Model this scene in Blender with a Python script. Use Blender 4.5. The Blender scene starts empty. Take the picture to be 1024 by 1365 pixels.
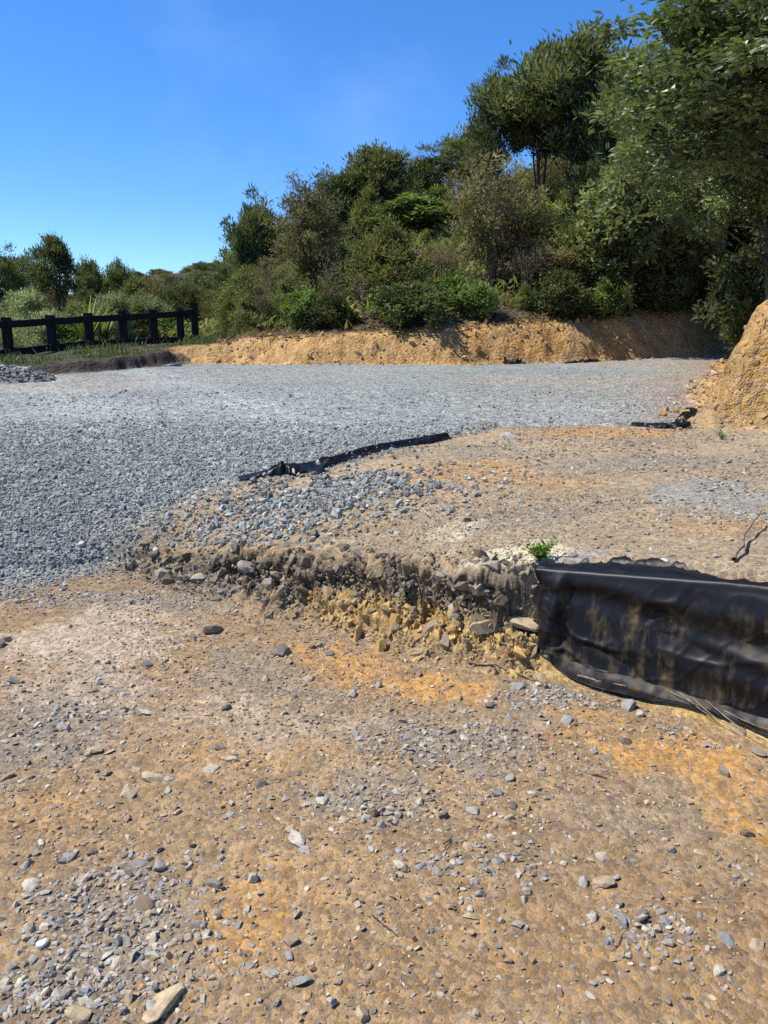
import bpy, math, random
import numpy as np
RNG = np.random.default_rng(7)
random.seed(7)
scene = bpy.context.scene
COL = scene.collection
R = math.radians

# ------------------------------------------------------------------ camera model
F = 1030.0                      # focal length in photo pixels (1024 x 1365)
PITCH = R(13.7)
EYE = 1.6
cp, sp = math.cos(PITCH), math.sin(PITCH)

def ray(u, v):
    cx = (u - 512.0) / F; cy = (682.5 - v) / F
    return np.array([cx, cp + cy * sp, -sp + cy * cp])

def at_z(u, v, z):
    """where the sight line of a photo pixel meets height z"""
    d = ray(u, v); t = (z - EYE) / d[2]
    return np.array([d[0] * t, d[1] * t])

# ------------------------------------------------------------------ noise
def _hash(ix, iy, seed):
    h = (ix.astype(np.int64) * 374761393 + iy.astype(np.int64) * 668265263 + seed * 974711) & 0xffffffff
    h = ((h ^ (h >> 13)) * 1274126177) & 0xffffffff
    return ((h ^ (h >> 16)) & 0xffff) / 65535.0

def vnoise(x, y, seed=0):
    ix = np.floor(x); iy = np.floor(y)
    fx = x - ix; fy = y - iy
    fx = fx * fx * (3 - 2 * fx); fy = fy * fy * (3 - 2 * fy)
    a = _hash(ix, iy, seed); b = _hash(ix + 1, iy, seed)
    c = _hash(ix, iy + 1, seed); d = _hash(ix + 1, iy + 1, seed)
    return (a + (b - a) * fx) * (1 - fy) + (c + (d - c) * fx) * fy * 1.0 - 0.5

def fbm(x, y, scale, octaves=3, seed=0, gain=0.5):
    out = 0; amp = 1.0; s = scale
    for k in range(octaves):
        out = out + amp * vnoise(x * s + 13.7 * k, y * s - 7.1 * k, seed + k)
        amp *= gain; s *= 2.03
    return out

def sstep(a, b, x):
    t = np.clip((x - a) / (b - a), 0, 1)
    return t * t * (3 - 2 * t)

# ------------------------------------------------------------------ plan geometry
class TPS:
    def __init__(self, pts):
        p = np.array(pts, float); self.p = p[:, :2]; n = len(p)
        d = np.linalg.norm(self.p[:, None] - self.p[None], axis=2)
        K = self.k(d) + np.eye(n) * 0.02
        P = np.c_[np.ones(n), self.p]
        A = np.zeros((n + 3, n + 3)); A[:n, :n] = K; A[:n, n:] = P; A[n:, :n] = P.T
        self.w = np.linalg.solve(A, np.r_[p[:, 2], 0, 0, 0])
    @staticmethod
    def k(d): return np.where(d > 1e-9, d * d * np.log(np.maximum(d, 1e-9)), 0)
    def __call__(self, x, y):
        out = self.w[-3] + self.w[-2] * x + self.w[-1] * y
        for i, (a, b) in enumerate(self.p):
            out = out + self.w[i] * self.k(np.hypot(x - a, y - b))
        return out

def poly_dist(x, y, pts):
    """distance to an open polyline and the index+fraction of the nearest point"""
    best = np.full(x.shape, 1e9); par = np.zeros(x.shape)
    for i in range(len(pts) - 1):
        ax, ay = pts[i]; bx, by = pts[i + 1]
        dx, dy = bx - ax, by - ay
        t = np.clip(((x - ax) * dx + (y - ay) * dy) / (dx * dx + dy * dy), 0, 1)
        d = np.hypot(x - ax - t * dx, y - ay - t * dy)
        m = d < best
        best = np.where(m, d, best); par = np.where(m, i + t, par)
    return best, par

def inside(x, y, pts):
    c = np.zeros(x.shape, bool); n = len(pts)
    for i in range(n):
        ax, ay = pts[i]; bx, by = pts[(i + 1) % n]
        if ay == by: continue
        m = ((ay > y) != (by > y)) & (x < (bx - ax) * (y - ay) / (by - ay) + ax)
        c ^= m
    return c

# bank step between the lower track and the terrace: (u, v_foot, v_lip, height)
BANK_PIX = [(175, 750, 738, .08), (300, 783, 743, .20), (430, 810, 747, .29), (560, 850, 756, .37),
            (640, 866, 760, .41), (715, 880, 762, .45), (850, 918, 771, .51), (1024, 968, 787, .57)]
bank_foot = [at_z(u, a, 0.0) for u, a, b, z in BANK_PIX]
bank_lip = [at_z(u, b, z) for u, a, b, z in BANK_PIX]
bank_h = [z for u, a, b, z in BANK_PIX]
bank_mid = [f * 0.45 + l * 0.55 for f, l in zip(bank_foot, bank_lip)]
BANK = [(-30, 4.6), (-7, 4.6), (-3.2, 4.75)] + [tuple(p) for p in bank_mid] + [(2.6, 1.75), (3.6, -0.8), (5, -30)]
UPPER = [(-700, 4.6)] + BANK + [(700, -30), (700, 700), (-700, 700)]

upts = []
for (u, a, b, z), l in zip(BANK_PIX, bank_lip):
    upts.append((l[0], l[1], z))
for u, v, z in [(0, 785, 0), (90, 765, .02), (500, 680, .45), (750, 650, .55), (1000, 650, .62), (1024, 585, .67),
                (800, 600, .61), (320, 642, .43), (430, 622, .50), (600, 585, .58), (750, 572, .61), (915, 570, .64),
                (0, 700, .22), (150, 690, .25), (200, 650, .37), (0, 640, .42), (0, 590, .56), (190, 510, .68),
                (270, 488, .70), (600, 488, .72), (960, 480, .76), (400, 550, .65), (700, 530, .69), (0, 540, .62), (0, 520, .65)]:
    p = at_z(u, v, z); upts.append((p[0], p[1], z))
upts += [(-4, 4.4, 0), (-8, 4.6, .02), (-15, 12, .6), (-20, 25, .75), (0, 30, .76), (15, 22, .8), (8, 8, .72), (5, 3, .7), (2.9, 2.0, .63)]
U_SURF = TPS(upts)

# foot line of the clay cut and the mound: (u, v, z, bank height, bank run)
HILL_PIX = [(60, 506, .65, .12, .3), (160, 497, .68, .24, .22), (235, 490, .70, .30, .25), (265, 488, .70, .36, .7), (310, 488, .705, .55, .8),
            (400, 489, .71, .56, .8), (600, 488, .72, .66, .8), (700, 485, .73, .78, .8), (800, 482, .74, .90, .8),
            (900, 478, .75, 1.05, .85), (978, 472, .78, 1.3, 1.0), (966, 490, .75, 1.4, 1.0), (938, 540, .69, 1.45, .85),
            (924, 556, .67, 1.45, .8), (945, 566, .67, 1.45, .85), (1024, 568, .69, 1.5, .9)]
HILL = [(-40, 14), (-9, 12.9)] + [tuple(at_z(u, v, z)) for u, v, z, h, w in HILL_PIX] + [(6.5, 6.6), (40, 1)]
HILL_H = np.array([.1, .1] + [h for *_, h, w in HILL_PIX] + [1.3, 1.3])
HILL_W = np.array([.5, .5] + [w for *_, w in HILL_PIX] + [1.3, 1.3])
HILLPOLY = [(-700, 14)] + HILL + [(700, 1), (700, 700), (-700, 700)]

# outline of the graded gravel pad
PAD_PIX = [(318, 638, .45), (372, 630, .48), (430, 623, .51), (500, 603, .55), (603, 581, .60), (640, 575, .61), (668, 566, .62), (760, 566, .62), (840, 568, .63),
           (912, 569, .65), (930, 545, .68), (948, 500, .73), (975, 474, .78)]
PAD_EDGE = [tuple(at_z(u, v, z)) for u, v, z in PAD_PIX]
PAD_LEFT = [tuple(at_z(u, v, z)) for u, v, z in [(300, 648, .42), (262, 668, .34), (205, 690, .25), (150, 720, .14), (95, 745, .07), (0, 772, .02)]]
PADPOLY = PAD_EDGE + [(12, 60), (-60, 60), (-60, 5.0), (-6, 4.75)] + PAD_LEFT[::-1]

def terrain(x, y, detail=True):
    x = np.asarray(x, float); y = np.asarray(y, float)
    # lower track
    L = 0.022 * fbm(x, y, .9, 2, 11) + 0.010 * fbm(x, y, 4.0, 2, 12)
    if detail: L = L + 0.0045 * fbm(x, y, 18, 3, 13)
    # upper surface
    r = np.hypot(x, y)
    xc = np.clip(x, -22, 16); yc = np.clip(y, -2, 32)
    U = U_SURF(xc, yc)
    U = U * (1 - sstep(24, 40, r)) + 0.76 * sstep(24, 40, r)
    U = U + 0.025 * fbm(x, y, .7, 2, 21) + 0.012 * fbm(x, y, 4, 2, 22)
    if detail: U = U + 0.007 * fbm(x, y, 16, 3, 23)
    d, par = poly_dist(x, y, BANK)
    s = np.where(inside(x, y, UPPER), d, -d)
    wig = 0.10 * fbm(x, y, 3.1, 2, 31)
    if detail: wig = wig + 0.07 * fbm(x, y, 11, 3, 32)
    nearb = np.exp(-(d / .5) ** 2)
    fm = sstep(.64, .86, x) * sstep(4.3, 3.9, y)      # under the hung fabric the cut is trimmed clean
    nearb = nearb * (1 - .85 * fm)
    s1 = s + wig * nearb
    s1 = s1 - .075 * fm
    foot = 0.30 * sstep(-.20, -.05, s1) * (0.7 + .9 * (vnoise(x * 5, y * 5, 33) + .5))
    foot = foot * (1 - .6 * fm)
    wall = (1 - .30) * sstep(-.035, .03, s1) + .30 * sstep(.0, .12, s1)
    prof = np.clip(np.maximum(foot * (s1 < .03), wall), 0, 1)
    z = L + (U - L) * prof
    if detail:   # clods on the face
        z = z + 0.075 * np.exp(-((s1 + .05) / .11) ** 2) * fbm(x, y, 13, 4, 34, .75) * sstep(.05, .3, U) * (1 - fm)
    # gravel pad laid over the terrace
    pd, _ = poly_dist(x, y, PAD_EDGE); pin = inside(x, y, PADPOLY)
    ps = np.where(pin, pd, -pd)
    pl, _ = poly_dist(x, y, [(-30, 4.9)] + PAD_LEFT[::-1])
    z = z + (0.045 - .027 * sstep(.8, 1.8, x)) * sstep(0, .07, ps) * sstep(0, .8, pl)
    # cut bank, mound and hillside
    hd, hp = poly_dist(x, y, HILL); hin = inside(x, y, HILLPOLY)
    hs = np.where(hin, hd, -hd)
    idx = np.arange(len(HILL))
    hb = np.interp(hp, idx, HILL_H); hw = np.interp(hp, idx, HILL_W)
    warp = 0.22 * fbm(x, y, .8, 2, 41) + 0.10 * fbm(x, y, 3.0, 3, 42)
    hs1 = hs + warp * sstep(0, .3, hs)
    t = np.clip(hs1 / hw, 0, 1)
    rise = hb * (0.62 * t + 0.38 * t * t * (3 - 2 * t))
    q = x / np.maximum(y, 1.0)
    slope = .005 + .395 * sstep(-.26, .16, q)
    run = np.maximum(hs1 - hw, 0)
    hill = slope * 30 * (1 - np.exp(-run / 30.0))
    hill = hill * (1 - .75 * sstep(.28, .36, q) * sstep(14, 8, y))
    ridge = 3.9 * sstep(36, 60, y) * sstep(-.48, -.27, q) * (1 - sstep(-.1, .1, q))
    dip = -(.14 * sstep(-4.2, -6, x) + .16 * sstep(-6.0, -10, x)) * sstep(14.5, 17, y) * sstep(34, 26, y)
    z = z + np.where(hin, rise + hill + ridge + dip, 0)
    if detail:
        z = z + np.where(hin, 1, 0) * sstep(0, .15, hs) * (.07 * fbm(x, y, 2.6, 3, 43) + .085 * sstep(hw * 1.3, hw * .5, hs) * fbm(x, y, 5, 4, 44, .6))
    return z

def hit(u, v, tmax=90):
    d = ray(u, v)
    t = np.geomspace(1.2, tmax, 900)
    g = (EYE + d[2] * t) - terrain(d[0] * t, d[1] * t)
    k = np.argmax(g < 0) if (g < 0).any() else len(t) - 1
    a, b = t[max(k - 1, 0)], t[k]
    tt = np.linspace(a, b, 40)
    g = (EYE + d[2] * tt) - terrain(d[0] * tt, d[1] * tt)
    j = np.argmax(g < 0) if (g < 0).any() else 39
    return np.array([d[0] * tt[j], d[1] * tt[j], EYE + d[2] * tt[j]])

# ------------------------------------------------------------------ mesh helpers
def mk_mesh(name, V, Fc, mat=None, smooth=False, attrs=None, mats=None, mat_idx=None):
    V = np.asarray(V, np.float32); Fc = np.asarray(Fc, np.int32); k = Fc.shape[1]
    m = bpy.data.meshes.new(name)
    m.vertices.add(len(V)); m.vertices.foreach_set('co', V.ravel())
    m.loops.add(Fc.size); m.loops.foreach_set('vertex_index', Fc.ravel())
    m.polygons.add(len(Fc)); m.polygons.foreach_set('loop_start', np.arange(0, Fc.size, k, dtype=np.int32))
    m.update(calc_edges=True)
    m.polygons.foreach_set('use_smooth', np.full(len(Fc), bool(smooth)))
    for an, av in (attrs or {}).items():
        av = np.asarray(av, np.float32)
        if av.ndim == 1:
            at = m.attributes.new(an, 'FLOAT', 'POINT'); at.data.foreach_set('value', av)
        else:
            if av.shape[1] == 3: av = np.c_[av, np.ones(len(av), np.float32)]
            at = m.attributes.new(an, 'FLOAT_COLOR', 'POINT'); at.data.foreach_set('color', av.ravel().astype(np.float32))
    for mm in (mats or ([mat] if mat else [])): m.materials.append(mm)
    if mat_idx is not None: m.polygons.foreach_set('material_index', np.asarray(mat_idx, np.int32))
    return m

def link(name, data, parent=None, loc=(0, 0, 0)):
    o = bpy.data.objects.new(name, data); COL.objects.link(o)
    o.parent = parent; o.location = loc
    return o

def tag(o, label=None, cat=None, group=None, kind=None):
    if label: o['label'] = label
    if cat: o['category'] = cat
    if group: o['group'] = group
    if kind: o['kind'] = kind
    return o

def tubes(paths, sides=6):
    """paths: list of (points Nx3, radii N)"""
    Vs, Fs, off = [], [], 0
    for P, rad in paths:
        P = np.asarray(P, float); n = len(P)
        T = np.gradient(P, axis=0); T /= np.linalg.norm(T, axis=1)[:, None] + 1e-9
        ref = np.where(np.abs(T[:, 2:3]) > .9, np.array([[1.0, 0, 0]]), np.array([[0, 0, 1.0]]))
        A = np.cross(T, ref); A /= np.linalg.norm(A, axis=1)[:, None] + 1e-9
        B = np.cross(T, A)
        ang = np.arange(sides) / sides * 2 * np.pi
        ring = P[:, None] + np.asarray(rad)[:, None, None] * (A[:, None] * np.cos(ang)[None, :, None] + B[:, None] * np.sin(ang)[None, :, None])
        Vs.append(ring.reshape(-1, 3))
        i = np.arange(n - 1)[:, None] * sides; j = np.arange(sides)[None]
        j2 = (j + 1) % sides
        f = np.stack([i + j, i + j2, i + sides + j2, i + sides + j], -1).reshape(-1, 4)
        caps = [[off + 0, off + 0, off + 0, off + 0]]
        Fs.append(f + off); off += n * sides
    return np.concatenate(Vs), np.concatenate(Fs)

_t = (1 + 5 ** .5) / 2
ICO_V = np.array([(-1, _t, 0), (1, _t, 0), (-1, -_t, 0), (1, -_t, 0), (0, -1, _t), (0, 1, _t), (0, -1, -_t), (0, 1, -_t), (_t, 0, -1), (_t, 0, 1), (-_t, 0, -1), (-_t, 0, 1)]) / math.hypot(1, _t)
ICO_F = np.array([(0, 11, 5), (0, 5, 1), (0, 1, 7), (0, 7, 10), (0, 10, 11), (1, 5, 9), (5, 11, 4), (11, 10, 2), (10, 7, 6), (7, 1, 8), (3, 9, 4), (3, 4, 2), (3, 2, 6), (3, 6, 8), (3, 8, 9), (4, 9, 5), (2, 4, 11), (6, 2, 10), (8, 6, 7), (9, 8, 1)])

def subdivide(V, Fc):
    V = list(map(tuple, V)); cache = {}; out = []
    def mid(a, b):
        k = (min(a, b), max(a, b))
        if k not in cache:
            p = (np.array(V[a]) + np.array(V[b])) / 2; p /= np.linalg.norm(p)
            V.append(tuple(p)); cache[k] = len(V) - 1
        return cache[k]
    for a, b, c in Fc:
        x, y, z = mid(a, b), mid(b, c), mid(c, a)
        out += [(a, x, z), (b, y, x), (c, z, y), (x, y, z)]
    return np.array(V), np.array(out)

def chipped(V, seed, cuts=9, lo=.45, hi=.8):
    g = np.random.default_rng(seed); V = V.copy()
    for _ in range(cuts):
        n = g.normal(size=3); n /= np.linalg.norm(n); d = g.uniform(lo, hi)
        over = V @ n - d
        V -= np.clip(over, 0, None)[:, None] * n
    return V

def rot_batch(n, g, tilt=1.0):
    ax = g.normal(size=(n, 3)); ax /= np.linalg.norm(ax, axis=1)[:, None]
    an = g.uniform(0, np.pi, n) * tilt
    K = np.zeros((n, 3, 3)); K[:, 0, 1] = -ax[:, 2]; K[:, 0, 2] = ax[:, 1]; K[:, 1, 0] = ax[:, 2]; K[:, 1, 2] = -ax[:, 0]; K[:, 2, 0] = -ax[:, 1]; K[:, 2, 1] = ax[:, 0]
    Rm = np.eye(3)[None] + np.sin(an)[:, None, None] * K + (1 - np.cos(an))[:, None, None] * (K @ K)
    z = g.uniform(0, 2 * np.pi, n); Z = np.zeros((n, 3, 3)); Z[:, 0, 0] = np.cos(z); Z[:, 0, 1] = -np.sin(z); Z[:, 1, 0] = np.sin(z); Z[:, 1, 1] = np.cos(z); Z[:, 2, 2] = 1
    return Z @ Rm

def stone_field(P, rad, colors, seed, sink=.25, flat=(.45, .9), tilt=.35):
    """many small chipped stones in one mesh"""
    g = np.random.default_rng(seed); n = len(P)
    protos = np.stack([chipped(ICO_V * g.uniform(.8, 1.25, (12, 1)), seed * 31 + k, 6, .26, .62) * 1.25 for k in range(16)])
    b = protos[g.integers(0, 16, n)]
    sc = np.stack([np.ones(n), g.uniform(.55, 1, n), g.uniform(flat[0], flat[1], n)], 1)
    b = b * sc[:, None]
    b = np.einsum('nij,nkj->nki', rot_batch(n, g, tilt), b) * rad[:, None, None]
    h = -b[:, :, 2].min(axis=1)
    V = b + P[:, None]; V[:, :, 2] += (h * (1 - 2 * sink))[:, None]
    Fc = (ICO_F[None] + (np.arange(n) * 12)[:, None, None]).reshape(-1, 3)
    C = np.repeat(colors, 12, axis=0)
    return V.reshape(-1, 3), Fc, C

def palette(n, g, cols, weights, var=.18):
    c = np.array(cols)[g.choice(len(cols), n, p=np.array(weights) / sum(weights))]
    return np.clip(c * g.uniform(1 - var, 1 + var, (n, 1)) * g.uniform(.96, 1.04, (n, 3)), .01, .8)

# ------------------------------------------------------------------ materials
class NT:
    def __init__(self, name):
        self.m = bpy.data.materials.new(name); self.m.use_nodes = True
        self.t = self.m.node_tree; self.t.nodes.clear()
        self.out = self.n('ShaderNodeOutputMaterial')
    def n(self, typ, **kw):
        o = self.t.nodes.new(typ)
        for k, v in kw.items():
            if k.startswith('i_'):
                key = k[2:]; key = int(key) if key.isdigit() else key
                o.inputs[key].default_value = v
            else: setattr(o, k, v)
        return o
    def l(self, a, b): self.t.links.new(a, b)
    def math(self, op, a, b=None, clamp=False):
        o = self.n('ShaderNodeMath', operation=op); o.use_clamp = clamp
        for i, v in enumerate((a, b)):
            if v is None: continue
            if hasattr(v, 'is_linked'): self.l(v, o.inputs[i])
            else: o.inputs[i].default_value = v
        return o.outputs[0]
    def mix(self, f, a, b, blend='MIX'):
        o = self.n('ShaderNodeMix', data_type='RGBA', blend_type=blend)
        for i, v in ((0, f), (6, a), (7, b)):
            if hasattr(v, 'is_linked'): self.l(v, o.inputs[i])
            elif i == 0: o.inputs[0].default_value = v
            else: o.inputs[i].default_value = (*v, 1)
        return o.outputs[2]
    def rng(self, v, a, b, c, d):
        o = self.n('ShaderNodeMapRange'); self.l(v, o.inputs[0])
        for i, k in enumerate((a, b, c, d)): o.inputs[i + 1].default_value = k
        return o.outputs[0]

def ground_mat(name, s_big, s_small, contrast, bump, rough=.95):
    """soil or gravel: the mesh's own colour broken into grains of two sizes"""
    q = NT(name); co = q.n('ShaderNodeTexCoord').outputs['Object']
    at = q.n('ShaderNodeAttribute', attribute_name='Col').outputs['Color']
    v1 = q.n('ShaderNodeTexVoronoi', i_Scale=s_big); q.l(co, v1.inputs['Vector'])
    v2 = q.n('ShaderNodeTexVoronoi', i_Scale=s_small); q.l(co, v2.inputs['Vector'])
    n1 = q.n('ShaderNodeTexNoise', i_Scale=s_big * .25, i_Detail=6.0); q.l(co, n1.inputs['Vector'])
    n2 = q.n('ShaderNodeTexNoise', i_Scale=s_small * .9, i_Detail=4.0); q.l(co, n2.inputs['Vector'])
    b1 = q.n('ShaderNodeRGBToBW'); q.l(v1.outputs['Color'], b1.inputs[0])
    b2 = q.n('ShaderNodeRGBToBW'); q.l(v2.outputs['Color'], b2.inputs[0])
    f1 = q.rng(b1.outputs[0], .2, .8, 1 - contrast, 1 + contrast)
    f2 = q.rng(b2.outputs[0], .2, .8, 1 - contrast * .8, 1 + contrast * .8)
    f3 = q.rng(n1.outputs[0], .3, .7, .78, 1.22)
    f4 = q.rng(n2.outputs[0], .3, .7, .85, 1.15)
    f = q.math('MULTIPLY', q.math('MULTIPLY', f1, f2), q.math('MULTIPLY', f3, f4))
    g = q.n('ShaderNodeCombineColor'); 
    for i in range(3): q.l(f, g.inputs[i])
    c = q.mix(1.0, at, g.outputs[0], 'MULTIPLY')
    # a slight hue drift from grain to grain
    hs = q.n('ShaderNodeHueSaturation'); q.l(c, hs.inputs['Color'])
    q.l(q.rng(b2.outputs[0], .2, .8, .75, 1.2), hs.inputs['Saturation'])
    h = q.math('ADD', q.math('MULTIPLY', v1.outputs['Distance'], -1.0 / 1), q.math('MULTIPLY', n2.outputs[0], .6))
    h = q.math('ADD', h, q.math('MULTIPLY', v2.outputs['Distance'], -.5))
    bp = q.n('ShaderNodeBump', i_Strength=bump, i_Distance=.6 / s_big); q.l(h, bp.inputs['Height'])
    p = q.n('ShaderNodeBsdfPrincipled', i_Roughness=rough); p.inputs['Specular IOR Level'].default_value = .25
    q.l(hs.outputs[0], p.inputs['Base Color']); q.l(bp.outputs[0], p.inputs['Normal'])
    q.l(p.outputs[0], q.out.inputs[0])
    return q.m

def stone_mat(name='stone', rough=.85):
    q = NT(name); co = q.n('ShaderNodeTexCoord').outputs['Object']
    at = q.n('ShaderNodeAttribute', attribute_name='Col').outputs['Color']
    n = q.n('ShaderNodeTexNoise', i_Scale=60.0, i_Detail=6.0); q.l(co, n.inputs['Vector'])
    f = q.rng(n.outputs[0], .3, .7, .72, 1.25)
    g = q.n('ShaderNodeCombineColor')
    for i in range(3): q.l(f, g.inputs[i])
    c = q.mix(1.0, at, g.outputs[0], 'MULTIPLY')
    bp = q.n('ShaderNodeBump', i_Strength=.5, i_Distance=.0015); q.l(n.outputs[0], bp.inputs['Height'])
    p = q.n('ShaderNodeBsdfPrincipled', i_Roughness=rough); q.l(c, p.inputs['Base Color']); q.l(bp.outputs[0], p.inputs['Normal'])
    q.l(p.outputs[0], q.out.inputs[0]); return q.m

def loose_stone_mat(name, color):
    q = NT(name); co = q.n('ShaderNodeTexCoord').outputs['Object']
    n = q.n('ShaderNodeTexNoise', i_Scale=2.2, i_Detail=8.0, i_Roughness=.65); q.l(co, n.inputs['Vector'])
    n2 = q.n('ShaderNodeTexNoise', i_Scale=9.0, i_Detail=5.0); q.l(co, n2.inputs['Vector'])
    dirt = q.rng(n.outputs[0], .48, .62, 0, .7)
    oi = q.n('ShaderNodeObjectInfo').outputs['Random']
    c = q.mix(dirt, color, (.23, .155, .085))
    f = q.math('MULTIPLY', q.rng(n2.outputs[0], .3, .7, .75, 1.25), q.rng(oi, 0, 1, .8, 1.2))
    g = q.n('ShaderNodeCombineColor')
    for i in range(3): q.l(f, g.inputs[i])
    c = q.mix(1.0, c, g.outputs[0], 'MULTIPLY')
    bp = q.n('ShaderNodeBump', i_Strength=.5, i_Distance=.0025); q.l(n2.outputs[0], bp.inputs['Height'])
    p = q.n('ShaderNodeBsdfPrincipled', i_Roughness=.85); q.l(c, p.inputs['Base Color']); q.l(bp.outputs[0], p.inputs['Normal'])
    q.l(p.outputs[0], q.out.inputs[0]); return q.m

def leaf_mat(name, dark, light, rough=.55, spec=.35, trans=.42):
    q = NT(name)
    t = q.n('ShaderNodeAttribute', attribute_name='tone').outputs['Fac']
    oi = q.n('ShaderNodeObjectInfo').outputs['Random']
    c = q.mix(t, dark, light)
    hs = q.n('ShaderNodeHueSaturation'); q.l(c, hs.inputs['Color'])
    q.l(q.rng(oi, 0, 1, .472, .512), hs.inputs['Hue']); q.l(q.rng(q.math('FRACT', q.math('MULTIPLY', oi, 7.31)), 0, 1, .85, 1.45), hs.inputs['Value'])
    p = q.n('ShaderNodeBsdfPrincipled', i_Roughness=rough); p.inputs['Specular IOR Level'].default_value = spec
    q.l(hs.outputs[0], p.inputs['Base Color'])
    tr = q.n('ShaderNodeBsdfTranslucent')
    tc = q.mix(1.0, hs.outputs[0], (1.1, 1.25, .6), 'MULTIPLY'); q.l(tc, tr.inputs[0])
    mx = q.n('ShaderNodeMixShader', i_0=trans); q.l(p.outputs[0], mx.inputs[1]); q.l(tr.outputs[0], mx.inputs[2])
    q.l(mx.outputs[0], q.out.inputs[0]); return q.m

def simple_mat(name, a, b, scale, rough=.9, bump=.3, stretch=(1, 1, 1), spec=.3, bdist=.02):
    q = NT(name); co = q.n('ShaderNodeTexCoord').outputs['Object']
    mp = q.n('ShaderNodeMapping'); mp.inputs['Scale'].default_value = stretch; q.l(co, mp.inputs[0])
    n = q.n('ShaderNodeTexNoise', i_Scale=scale, i_Detail=7.0, i_Roughness=.6); q.l(mp.outputs[0], n.inputs['Vector'])
    c = q.mix(q.rng(n.outputs[0], .35, .65, 0, 1), a, b)
    bp = q.n('ShaderNodeBump', i_Strength=bump, i_Distance=bdist); q.l(n.outputs[0], bp.inputs['Height'])
    p = q.n('ShaderNodeBsdfPrincipled', i_Roughness=rough); p.inputs['Specular IOR Level'].default_value = spec
    q.l(c, p.inputs['Base Color']); q.l(bp.outputs[0], p.inputs['Normal'])
    q.l(p.outputs[0], q.out.inputs[0]); return q.m

M_track = ground_mat('track_soil', 55, 150, .26, .42)
M_pad = ground_mat('crushed_gravel', 30, 75, .34, .42)
M_cut = ground_mat('clay_cut', 16, 55, .16, .9)
M_hill = ground_mat('leaf_litter', 14, 50, .35, .9)
M_stone = stone_mat()
M_bark = simple_mat('bark', (.035, .028, .022), (.11, .09, .075), 14, stretch=(1, 1, .25))
M_palebark = simple_mat('pale_bark', (.12, .09, .07), (.24, .19, .15), 14, stretch=(1, 1, .25))
M_fence = simple_mat('black_stained_timber', (.007, .007, .008), (.02, .019, .019), 9, rough=.85, stretch=(1, 1, .3))
M_twig = simple_mat('dry_twig', (.16, .11, .07), (.34, .26, .18), 40)

# ------------------------------------------------------------------ ground colours
C_TAN = np.array((.280, .187, .098)); C_ORANGE = np.array((.43, .228, .070)); C_GREY = np.array((.215, .182, .135))
C_PAD = np.array((.232, .243, .222)); C_CREAM = np.array((.50, .43, .28)); C_BROWN = np.array((.19, .125, .072)); C_DARK = np.array((.085, .065, .045))
C_CUT = np.array((.47, .28, .105)); C_LITTER = np.array((.11, .082, .048)); C_GRASS = np.array((.065, .07, .03))
# (u, v, half width px, half height px, colour, strength)
PATCHES = [
    (455, 880, 75, 30, C_ORANGE, .95), (580, 915, 70, 26, C_ORANGE, .9), (400, 862, 40, 14, C_ORANGE, .6), (520, 900, 60, 22, C_ORANGE, .6),
    (905, 1000, 100, 36, C_ORANGE, .85), (1010, 1100, 30, 28, C_ORANGE, .9), (780, 960, 70, 20, C_ORANGE, .5), (985, 1040, 60, 40, C_ORANGE, .6),
    (340, 1250, 75, 62, C_ORANGE, .55), (330, 1000, 110, 40, C_ORANGE, .25), (420, 1190, 120, 60, C_ORANGE, .25), (100, 1075, 60, 40, C_ORANGE, .25), (205, 825, 34, 9, C_ORANGE, .7), (215, 905, 20, 12, C_ORANGE, .4),
    (60, 965, 110, 80, C_GREY, .85), (150, 1240, 120, 90, C_GREY, .8), (90, 1330, 150, 60, C_GREY, .6), (600, 985, 140, 45, C_GREY, .8), (500, 1065, 110, 45, C_GREY, .7), (740, 945, 90, 22, C_GREY, .6),
    (340, 900, 120, 45, C_GREY, .6), (200, 800, 160, 24, C_GREY, .7), (860, 1080, 120, 40, C_GREY, .35), (760, 1180, 140, 40, C_BROWN, .5), (620, 1120, 140, 40, C_BROWN, .5), (60, 1130, 70, 50, C_BROWN, .45), (700, 1320, 220, 50, C_BROWN, .4), (960, 1220, 90, 60, C_BROWN, .35), (60, 1390, 120, 60, C_BROWN, .6),
    (120, 850, 130, 45, (.40, .31, .215), .95), (330, 960, 170, 45, (.36, .275, .18), .7), (120, 910, 120, 30, (.37, .29, .205), .6), (760, 1270, 330, 110, (.27, .165, .075), .55),
    # terrace
    (610, 630, 150, 16, C_ORANGE, .55), (800, 577, 120, 7, C_ORANGE, .75), (700, 640, 120, 12, C_ORANGE, .35), (560, 655, 70, 14, C_ORANGE, .3), (940, 700, 90, 14, C_ORANGE, .35),
    (950, 655, 110, 26, C_PAD, .75), (730, 690, 140, 22, C_GREY, .7), (870, 615, 160, 16, C_GREY, .8), (640, 600, 60, 12, C_GREY, .7), (480, 645, 60, 18, C_PAD, .7), (760, 742, 40, 8, C_PAD, .7),
    (690, 742, 75, 13, C_CREAM, .95), (800, 750, 60, 8, C_CREAM, .7), (610, 705, 40, 12, C_CREAM, .6), (620, 745, 50, 9, C_CREAM, .5), (860, 690, 90, 14, (.33, .235, .13), .5), (900, 745, 90, 12, C_BROWN, .45),
    (350, 682, 50, 10, (.33, .19, .11), .5), (300, 700, 120, 16, C_BROWN, .5), (400, 725, 140, 14, C_BROWN, .45)]
PATCH_W = []
def base_z(u, v):  # rough height for a patch centre
    p = hit(u, v); return p
for u, v, ru, rv, c, s in PATCHES:
    p = hit(u, v); a = hit(u, v - rv); b = hit(u, v + rv)
    dist = np.linalg.norm(p - np.array([0, 0, EYE]))
    PATCH_W.append((p[0], p[1], ru / F * dist, max(.04, (np.hypot(*a[:2]) - np.hypot(*b[:2])) / 2), np.array(c), s))

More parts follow.
